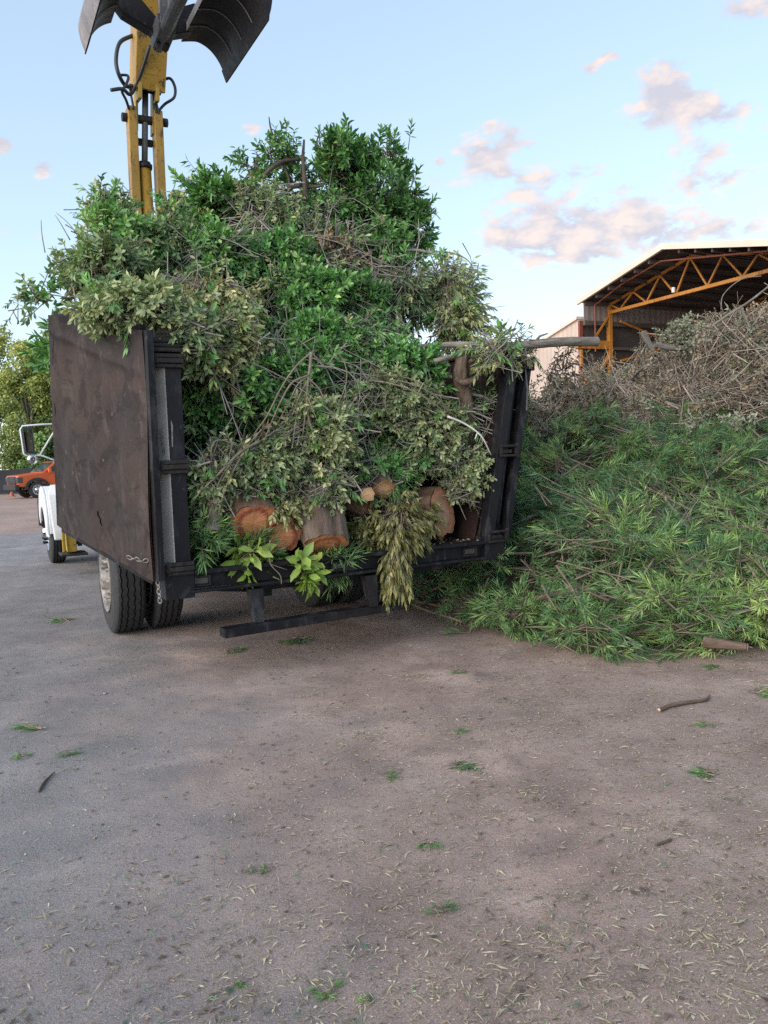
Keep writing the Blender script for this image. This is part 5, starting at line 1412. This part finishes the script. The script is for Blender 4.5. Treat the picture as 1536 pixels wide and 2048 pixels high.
def branchlets(n, pts2, spec, lift, slope_dir, ln=(.25, .6), per=9, up=.25):
    """stems lying on the heap, each with sprigs along it"""
    h, _ = heap_h(pts2[:, 0], pts2[:, 1]); e_ = .06
    hx, _ = heap_h(pts2[:, 0] + e_, pts2[:, 1]); hy, _ = heap_h(pts2[:, 0], pts2[:, 1] + e_)
    N_ = unit(np.stack([-(hx - h) / e_, -(hy - h) / e_, np.ones(n)], 1))
    a = np.sin(pts2[:, 0] * 1.1 + 1.7 * np.sin(pts2[:, 1] * .8)) * 2.6 + rng.normal(0, .9, n); T_ = np.stack([np.cos(a), np.sin(a), np.zeros(n)], 1) + slope_dir
    T_ = unit(T_ - N_ * (T_ * N_).sum(1, keepdims=True)); T_ = unit(T_ + N_ * rng.uniform(-.1, up * 2, (n, 1)))
    B = np.concatenate([pts2, h[:, None]], 1) + N_ * rng.uniform(-.10, lift, (n, 1))
    L_ = rng.uniform(*ln, (n, 1))
    t = rng.uniform(.1, 1, (n, per))
    O = (B[:, None] + T_[:, None] * (t * L_)[..., None] + rng.normal(size=(n, per, 3)) * .03)
    D = T_[:, None] * .9 + N_[:, None] * rng.uniform(-.05, .5, (n, per, 1)) + rng.normal(size=(n, per, 3)) * .38
    return O.reshape(-1, 3), unit(D.reshape(-1, 3)), B, T_, L_, N_


SPEC['podo'] = (.100, .0085, 20, .19, (16, 62), .2)
nB = 640
p2 = heap_points(nB, .02, 3.75)
O, D, B_, T_, L_, N_ = branchlets(nB, p2, 'podo', .12, np.array([0, -.5, -.2]), (.35, .95), 13, .12)
tb = np.repeat(np.clip(.34 + .20 * np.sin(p2[:, 0] * 1.9 + 2 * np.sin(p2[:, 1] * 1.3)) + .12 * np.sin(p2[:, 1] * 3.1 + p2[:, 0]) + rng.normal(0, .20, nB), .02, .95), 13)
V, Tn, Tw, pat = leaves(O, D, 'podo', 1.0, tb, .18)
tag(quads('green_heap', V, M['podo'], None, Tn, (0, 0, 0), pat), 'heap of green narrow leaved clippings right of the truck', 'brush', None, 'stuff')
tag(quads('heap_stems', np.concatenate([Tw, segs(B_ - T_ * .12 + N_ * .03, B_ + T_ * L_ * .5 + N_ * .05, .012, .008), segs(B_ + T_ * L_ * .5 + N_ * .05, B_ + T_ * L_, .008, .003)]), M['twig'], None, None, (0, 0, 0), TWIG), 'thin brown stems all through the green clippings', 'twigs', None, 'stuff')
# bluish shaded tufts close to the truck
# dry brown heap behind
nD = 620; p2 = heap_points(nD, 3.3, 99, 7.0, 14.0, .60)
O, D, B_, T_, L_, N_ = branchlets(nD, p2, 'dead', .22, np.array([0, -.2, -.1]), (.3, .8), 8, .5)
tb = np.repeat(np.clip(.45 + .2 * np.sin(p2[:, 0] * 2.2) + rng.normal(0, .2, nD), 0, 1), 8)
sel = np.repeat((np.sin(p2[:, 0] * 2.6 + p2[:, 1] * 1.9) + rng.normal(0, .5, nD)) > .95, 8)
V, Tn, Tw, pat = leaves(O[~sel], D[~sel], 'dead', 1.1, tb[~sel])
tag(quads('dry_heap', V, M['dead'], None, Tn, (0, 0, 0), pat), 'heap of dry brown brush rising behind the green clippings', 'brush', None, 'stuff')
V, Tn, Tw2, pat = leaves(O[sel], D[sel], 'olive', 1.1, tb[sel])
tag(quads('grey_brush', V, M['grey_leaf'] if 'grey_leaf' in M else M['grey'], None, Tn, (0, 0, 0), pat), 'greyish wilted leaves over the dry brown heap', 'brush', None, 'stuff')
S1 = B_ - T_ * L_ * .3; S2 = B_ + T_ * L_ * .5 + N_ * .05; S3 = B_ + T_ * L_ * 1.2 + rng.normal(size=B_.shape) * .12
n3 = 2200; p3 = heap_points(n3, 3.4, 99, 7.0, 13.5, .60); h3, _ = heap_h(p3[:, 0], p3[:, 1]); Q1 = np.concatenate([p3, h3[:, None] + rng.uniform(-.1, .15, (n3, 1))], 1)
dq = unit(rng.normal(size=(n3, 3)) * np.array([1, .5, .7])); Lq = rng.uniform(.15, .6, (n3, 1)); Q2 = Q1 + dq * Lq * .5 + rng.normal(size=Q1.shape) * .04; Q3 = Q1 + dq * Lq + rng.normal(size=Q1.shape) * .07
rq = rng.uniform(.003, .010, n3)
tag(quads('dry_twigs', np.concatenate([Tw, Tw2, segs(S1, S2, .013, .009), segs(S2, S3, .009, .004), segs(Q1, Q2, rq, rq * .8), segs(Q2, Q3, rq * .8, rq * .5)]), M['brushtwig'], None, None, (0, 0, 0), TWIG),
    'grey brown twigs tangled over the dry brown heap', 'twigs', None, 'stuff')

# boughs that can be told apart at the foot and crest of the heap
HB = [
    ('leafy_branch', 'thick green narrow leaved branch at the front of the heap, left of the brown log', 1200, 1262, 90, 26, 'podo', 'podo', 95, .45),
    ('leafy_branch', 'yellowish tipped branch on the front of the heap beside the brown log', 1370, 1240, 60, 44, 'podo', 'podo', 90, .52),
    ('leafy_branch', 'narrow leaved branch trailing at the left foot of the heap near the bumper', 950, 1215, 80, 20, 'podo', 'podo', 60, .35),
    ('leafy_branch', 'green branch at the heap foot between the bumper end and the thick front branch', 1055, 1232, 70, 24, 'podo', 'podo', 80, .38),
    ('leafy_branch', 'bluish green branch beneath the rear sill at the right', 850, 1165, 60, 26, 'podo', 'bluepodo', 70, .4),
    ('leafy_branch', 'bluish dark branch hanging below the right post', 990, 1125, 70, 34, 'podo', 'bluepodo', 110, .35),
    ('leafy_branch', 'light yellow green branch at the far right foot of the heap', 1510, 1240, 55, 40, 'podo', 'podo', 70, .75),
    ('leafy_branch', 'sunny yellow green branch at the crest of the green heap', 1400, 852, 110, 26, 'podo', 'podo', 110, .7),
    ('leafy_branch', 'bright green weed like branch at the crest of the green heap, left', 1155, 842, 36, 20, 'dull', 'bright', 30, .75),
    ('leafy_branch', 'grey green leafy branch on the dry heap before the shed opening', 1375, 675, 55, 30, 'dull', 'grey', 100, .6),
    ('leafy_branch', 'pale grey leafy branch at the right edge of the dry heap', 1505, 690, 50, 46, 'olive', 'grey', 130, .65),
    ('leafy_branch', 'dull green wilted branch low at the left end of the dry heap', 1140, 795, 34, 28, 'dull', 'grey', 44, .35),
    ('dry_branch', 'dark dead leaves on thin stems before the pink annex wall', 1128, 732, 40, 34, 'dead', 'dead', 26, .1),
]
for nm, lab, px, py, rx, ry, spec, mat, ns, tb in HB:
    c = heap_hit(px, py, .02); Y = c[1]
    if nm == 'dry_branch': c = at(px, py, 8.8); Y = 8.8
    d = unit(rng.normal(size=(ns, 3))); ax = np.array([rx * PX(Y), .22, ry * PX(Y)])
    O = c + np.array([0, .10, .03]) + d * ax * rng.uniform(.3, 1, (ns, 1)); D = unit(d * .5 + np.array([rng.uniform(-.6, .6), -.45, .15]) + rng.normal(size=(ns, 3)) * .5)
    V, Tn, Tw, pat = leaves(O, D, spec, .9 if Y > 8 else 1, np.clip(tb + .1 * lump(d), 0, 1))
    e = empty(nm, tuple(c), 0, lab, 'branch', 'leafy branches on the heap' if nm == 'leafy_branch' else None)
    quads('foliage', V, M[mat], e, Tn, c, pat)
    inn = c + (O - c) * .3 + np.array([0, .06, -.04]); quads('twigs', np.concatenate([Tw, segs(inn, O, .006, .004)]), M['darktwig'] if nm == 'dry_branch' else M['twig'], e, None, c, TWIG)

# cut sticks on the heap: label, pixel path, radii in metres, bark, category
ST = [
    ('straight tan stick high in the middle of the green heap', [(1203, 967), (1250, 958), (1302, 950)], .020, 'bark', 1),
    ('short stick standing askew below the straight tan stick', [(1267, 965), (1250, 995), (1235, 1024)], .018, 'greybark', 0),
    ('stick slanting down right from the fork in the middle of the heap', [(1287, 960), (1305, 975), (1327, 990)], .016, 'bark', 1),
    ('long thin stick running down to the right on the green heap', [(1327, 997), (1360, 1040), (1398, 1080)], .016, 'greybark', 1),
    ('thick stub with a tan cut end left of the long thin stick', [(1213, 1051), (1240, 1060), (1275, 1068)], .030, 'bark', 1),
    ('horizontal grey stick at the lower end of the long thin stick', [(1317, 1071), (1355, 1074), (1398, 1078)], .016, 'greybark', 1),
    ('small stick above left of the thick tan stub', [(1174, 1051), (1188, 1045), (1203, 1040)], .014, 'bark', 1),
    ('curved brown branch across the lower front of the heap', [(1041, 1206), (1090, 1192), (1130, 1182), (1159, 1174)], .026, 'bark', 0),
    ('thin forked stick right of the curved brown branch', [(1159, 1174), (1190, 1190), (1217, 1200)], .013, 'bark', 0),
    ('brown log lying on the ground at the front right foot of the heap', [(1405, 1282), (1440, 1286), (1490, 1292)], .040, 'bark', 1),
    ('broken tan stub standing in the right of the heap', [(1462, 1007), (1460, 1035), (1452, 1065)], .024, 'bark', 0),
    ('short upright broken branch at the right edge of the heap', [(1526, 1036), (1518, 1055), (1520, 1085)], .024, 'bark', 0),
    ('stick poking out of the heap just right of the right post', [(1075, 1027), (1050, 1038), (1020, 1052)], .016, 'greybark', 1),
    ('tan stick near the door hinge at the heap left edge', [(1078, 945), (1060, 949), (1041, 954)], .017, 'bark', 1),
    ('thin upright stick near the top left of the green heap', [(1110, 923), (1113, 945), (1115, 964)], .013, 'bark', 0),
    ('crossing thin twig left of the middle of the heap', [(1058, 1009), (1068, 1020), (1078, 1030)], .011, 'bark', 0),
    ('long thin pole along the crest of the green heap at the right', [(1356, 844), (1400, 834), (1452, 823)], .014, 'greybark', 1),
    ('thin dark stick on the upper left slope of the green heap', [(1120, 866), (1150, 865), (1172, 869)], .014, 'bark', 0),
    ('short grey stick beside the sill corner under the right post', [(1000, 1105), (1035, 1106), (1066, 1105)], .013, 'greybark', 0),
    ('long stem along the front foot of the heap', [(1159, 1268), (1240, 1266), (1312, 1256)], .013, 'bark', 0),
    ('bare brown stem curving on the ground at the left foot of the heap', [(800, 1204), (850, 1185), (900, 1162), (928, 1146)], .016, 'bark', 0),
    ('lowest curved stem by the bumper end', [(825, 1208), (860, 1222), (925, 1242)], .012, 'bark', 0),
    ('middle of the curved stems by the bumper end', [(838, 1212), (880, 1200), (925, 1201)], .016, 'bark', 0),
    ('stick by the two stems at the left foot of the heap', [(835, 1203), (880, 1212), (925, 1225)], .015, 'bark', 0),
    ('short pale stick near the right edge, level with the truck floor', [(1470, 1122), (1490, 1119), (1512, 1116)], .014, 'greybark', 1),
    ('greyish stick at the lower right of the heap', [(1452, 1226), (1475, 1222), (1500, 1218)], .018, 'greybark', 1),
    ('forked twig low in the middle right of the heap', [(1245, 1230), (1280, 1215), (1312, 1205)], .012, 'bark', 0),
    ('stump of a sawn limb standing up on the dry heap', [(1284, 664), (1293, 682), (1305, 702)], .038, 'greybark', 1),
    ('leaning stick down the front of the dry heap', [(1265, 765), (1288, 800), (1312, 833)], .022, 'greybark', 1),
    ('curved grey branch on the left of the dry heap', [(1255, 795), (1262, 760), (1295, 730), (1345, 714)], .018, 'greybark', 0),
    ('long straight twig slanting up across the dry heap', [(1340, 782), (1390, 745), (1440, 712), (1480, 690)], .014, 'greybark', 0),
    ('thick grey limb along the top of the dry heap', [(1310, 690), (1345, 697), (1385, 694), (1420, 680)], .034, 'greybark', 0),
    ('pale bare branch sweeping up at the right over the dry heap', [(1420, 655), (1455, 630), (1495, 605), (1540, 570)], .015, 'greybark', 0),
    ('pale forked branch reaching right from the dry heap top', [(1478, 612), (1490, 640), (1500, 670), (1490, 700)], .016, 'greybark', 0),
    ('thin arched twig standing up before the orange truss', [(1440, 620), (1445, 590), (1480, 560), (1520, 553)], .006, 'greybark', 0),
    ('sawn pinkish stump at the base of the dry heap', [(1305, 822), (1305, 835), (1304, 850)], .035, 'bark', 1),
    ('thin crooked branch lying on the left half of the dry heap', [(1205, 785), (1220, 793), (1235, 805), (1240, 822)], .014, 'greybark', 0),
    ('bare stick crossing the right of the dry heap', [(1368, 778), (1400, 795), (1420, 800)], .016, 'greybark', 0),
    ('greyish pole low at the right of the dry heap', [(1470, 730), (1500, 760), (1536, 775)], .018, 'greybark', 0),
]
for lab, pp_, r_, bk, cutend in ST:
    dry = 'dry heap' in lab or 'truss' in lab
    P = []
    first = heap_hit(*pp_[0], STICKLIFT)
    for i, q in enumerate(pp_):
        h_ = heap_hit(*q, STICKLIFT)
        if abs(h_[1] - first[1]) > 1.0 or (CAM + ray(*q) * (first[1] / ray(*q)[1]))[2] > 3.0: h_ = at(*q, first[1] if first[1] < 11.4 else 10.5)
        P.append(h_ + np.array([0, -.03, .0]))
    r2 = r_ * (1.15 if dry else 1)
    log_obj('cut_branch', lab, 'branch', P, [r2, r2 * .92, r2 * .7], M[bk], tan_cut if cutend else M[bk], 'cut branches on the heap', n=9, ends=(True, True))

# ------------------------------------------------------------------ things on the ground
TUFT = [(605, 1280, 34, .3, 'small dark green tuft of cut leaves right of the bumper middle'), (465, 1303, 30, .25, 'dark green clipping under the left end of the bumper'), (918, 1534, 34, .3, 'dark green leaf tuft on the dirt right of the middle'),
        (772, 1552, 24, .6, 'pale green leaf tuft left of the dark tuft in the middle'), (72, 1458, 36, .75, 'yellowish clipping at the left edge of the yard'), (132, 1510, 22, .5, 'green tuft of narrow leaves at the left edge'),
        (42, 1518, 22, .7, 'small yellowish clipping lying lowest at the left edge'), (530, 1745, 24, .3, 'small dark green tuft left of the centre near the camera'), (888, 1828, 30, .35, 'green tuft nearest the camera, right of centre'),
        (1425, 1548, 36, .5, 'long green sprig on the dirt at the right'), (918, 1345, 18, .6, 'small green tuft in front of the heap left end'), (1430, 1334, 22, .6, 'small green sprig beside the front of the heap at the right'),
        (1520, 1385, 40, .6, 'big green clipping at the right edge of the photo'), (1415, 1450, 20, .8, 'yellow green sprig below the stick at the right'), (916, 1462, 16, .6, 'little olive tuft above the dark tuft in the middle'),
        (860, 1688, 26, .7, 'dry olive tuft between the middle and the nearest tuft'), (655, 1985, 36, .8, 'dry yellowish grass tuft at the bottom edge'), (480, 1965, 24, .65, 'thin green clipping at the bottom edge, left of the dry tuft'),
        (735, 2010, 22, .7, 'loose green blades at the bottom edge, right of the dry tuft'), (560, 1180 + 105, 14, .7, 'tiny olive tuft just before the bumper'), (130, 1240, 30, .8, 'flat olive clippings on the road left of the rear wheels')]
for px, py, rp, tb, lab in TUFT:
    c = gnd(px, py); w_ = rp * .8 * PX(c[1]); ns = 7
    O = c + np.stack([rng.uniform(-1, 1, ns) * w_ * .6, rng.uniform(-1, 1, ns) * w_ * .5, rng.uniform(.004, .02, ns)], 1)
    a0 = rng.uniform(0, 6.28); D = unit(np.stack([np.cos(a0) + rng.normal(size=ns) * .6, np.sin(a0) + rng.normal(size=ns) * .6, rng.uniform(-.05, .10, ns)], 1))
    V, Tn, Tw, pat = leaves(O, D, 'grass', min(1.3, w_ / .09), np.full(ns, tb * .55)); V[..., 2] = np.maximum(V[..., 2] * .55, .004)
    e = empty('leaf_tuft', tuple(c), 0, lab, 'clipping', 'leaf tufts dropped on the yard')
    quads('blades', V, M['podo'], e, Tn, c, pat); quads('stem', Tw, M['twig'], e, None, c, TWIG)
p0 = [gnd(x, y, .014) for x, y in ((1318, 1420), (1345, 1410), (1385, 1403), (1412, 1399), (1420, 1390))]
log_obj('ground_stick', 'bent brown stick lying on the dirt in front of the heap at the right', 'stick', p0, [.010, .012, .011, .009, .005], M['bark'], tan_cut, None, 8, (True, True))
p0 = [gnd(x, y, .008) for x, y in ((78, 1582), (88, 1565), (108, 1545))]
log_obj('ground_stick', 'thin black stick on the asphalt at the left edge', 'stick', p0, [.006, .007, .004], M['darktwig'], M['darktwig'], None, 7, (True, True))
p0 = [gnd(x, y, .006) for x, y in ((1312, 1690), (1335, 1682), (1342, 1679))]
log_obj('ground_stick', 'short dark twig on the dirt at the lower right', 'stick', p0, [.005, .006, .004], M['darktwig'], M['darktwig'], None, 7, (True, True))


def litter(name, label, n, mat, Lr, wr, dens, curl=.25, lift=.008):
    P = np.zeros((0, 2)); nc = 260; cy_ = 1.75 * np.exp(rng.uniform(0, 1, nc) ** .85 * math.log(11.0 / 1.75)); cx_ = rng.uniform(-.6, .58, nc) * cy_; cs_ = rng.uniform(.04, .34, nc) * (.5 + .12 * cy_)
    while len(P) < n:
        y = 1.75 * np.exp(rng.uniform(0, 1, n * 3) ** .85 * math.log(11.0 / 1.75)); x = rng.uniform(-.62, .58, n * 3) * y
        k_ = rng.integers(0, nc, n * 3); inc = rng.uniform(size=n * 3) < .55
        x = np.where(inc, cx_[k_] + rng.normal(size=n * 3) * cs_[k_], x); y = np.where(inc, cy_[k_] + rng.normal(size=n * 3) * cs_[k_] * .8, y)
        ok = (rng.uniform(size=n * 3) < dens(x, y)) & (y > 1.6); P = np.concatenate([P, np.stack([x[ok], y[ok]], 1)])
    P = P[:n]; a = rng.uniform(0, 6.28, n); L_ = rng.uniform(*Lr, n) * rng.uniform(.5, 1.2, n); w_ = L_ * rng.uniform(*wr, n)
    d = np.stack([np.cos(a), np.sin(a), rng.uniform(-.03, .12, n)], 1); s_ = np.stack([-np.sin(a), np.cos(a), rng.uniform(-.3, .3, n)], 1)
    o = np.concatenate([P, rng.uniform(.002, lift, (n, 1))], 1); bend = s_ * (L_ * rng.uniform(-curl, curl, n))[:, None]
    L_ = L_[:, None]; w_ = w_[:, None] * .5
    up = np.array([0, 0, 1.]) * rng.uniform(0, .12, (n, 1)) * L_
    V = np.stack([o - d * L_ * .5, o - s_ * w_ + bend + up, o + d * L_ * .5, o + s_ * w_ + bend + up], 1); V[..., 2] = np.maximum(V[..., 2], .0025)
    tag(quads(name, V, mat, None, rng.uniform(0, 1, n), (0, 0, 0), LEAF4), label, 'litter', None, 'stuff')


def patchy(x, y, f=1.0):
    return np.clip(.6 + .3 * np.sin(x * 1.3 * f + 1.3 * np.sin(y * .9)) * np.sin(y * 1.1 * f + x), .05, 1)


rightish = lambda x, y: np.clip(.25 + .75 * (x + .3 + .08 * y) / 1.6, .14, 1)
M['straw'] = leaf_mat('straw', [(0, (.07, .060, .038)), (.4, (.135, .118, .076)), (.75, (.20, .178, .118)), (1, (.25, .225, .16))], .8, .05, 1.0)
M['chips'] = leaf_mat('dark_chips', [(0, (.035, .028, .022)), (.6, (.085, .065, .050)), (1, (.16, .12, .085))], .85, .0, 1.0)
M['flakes'] = leaf_mat('wood_flakes', [(0, (.09, .07, .05)), (.6, (.15, .125, .095)), (1, (.20, .175, .14))], .8, .0, 1.0)
litter('straw_litter', 'dry straw coloured leaf bits scattered over the yard', 27000, M['straw'], (.008, .050), (.06, .15), lambda x, y: patchy(x, y) * rightish(x, y), .10)
litter('fine_litter', 'tiny pale crumbs of wood and leaf over the yard', 34000, M['straw'], (.004, .016), (.25, .6), lambda x, y: patchy(x, y, 1.4) * rightish(x, y), .1, .004)
litter('dark_litter', 'small dark bark bits scattered over the yard', 6500, M['chips'], (.006, .035), (.12, .5), lambda x, y: patchy(x, y, .8), .2)
litter('wood_flakes', 'pale wood flakes scattered on the yard', 300, M['flakes'], (.015, .05), (.25, .45), lambda x, y: rightish(x, y), .1)
litter('green_litter', 'loose green leaf blades scattered over the yard', 900, M['bluepodo'], (.02, .06), (.06, .11), lambda x, y: patchy(x, y, .7) ** 1.5, .3)
# crumbs on the truck floor at the right of the sill
nC = 120; q = np.stack([rng.uniform(.75, 1.38, nC), rng.uniform(-1.98, -1.6, nC)], 1)
o = TO + q[:, :1] * RX + q[:, 1:] * AX + np.array([0, 0, .773]); a = rng.uniform(0, 6.28, nC); L_ = rng.uniform(.01, .035, (nC, 1))
d = np.stack([np.cos(a), np.sin(a), rng.uniform(-.1, .5, nC)], 1); s_ = np.stack([-np.sin(a), np.cos(a), rng.uniform(-.3, .5, nC)], 1)
V = np.stack([o - d * L_, o - s_ * L_ * .5, o + d * L_, o + s_ * L_ * .5], 1); V[..., 2] = np.maximum(V[..., 2], .770)
tag(quads('wood_crumbs', V, M['flakes'], None, rng.uniform(0, 1, nC), (0, 0, 0), LEAF4), 'pale crumbs of bark on the truck floor at the right', 'litter', None, 'stuff')
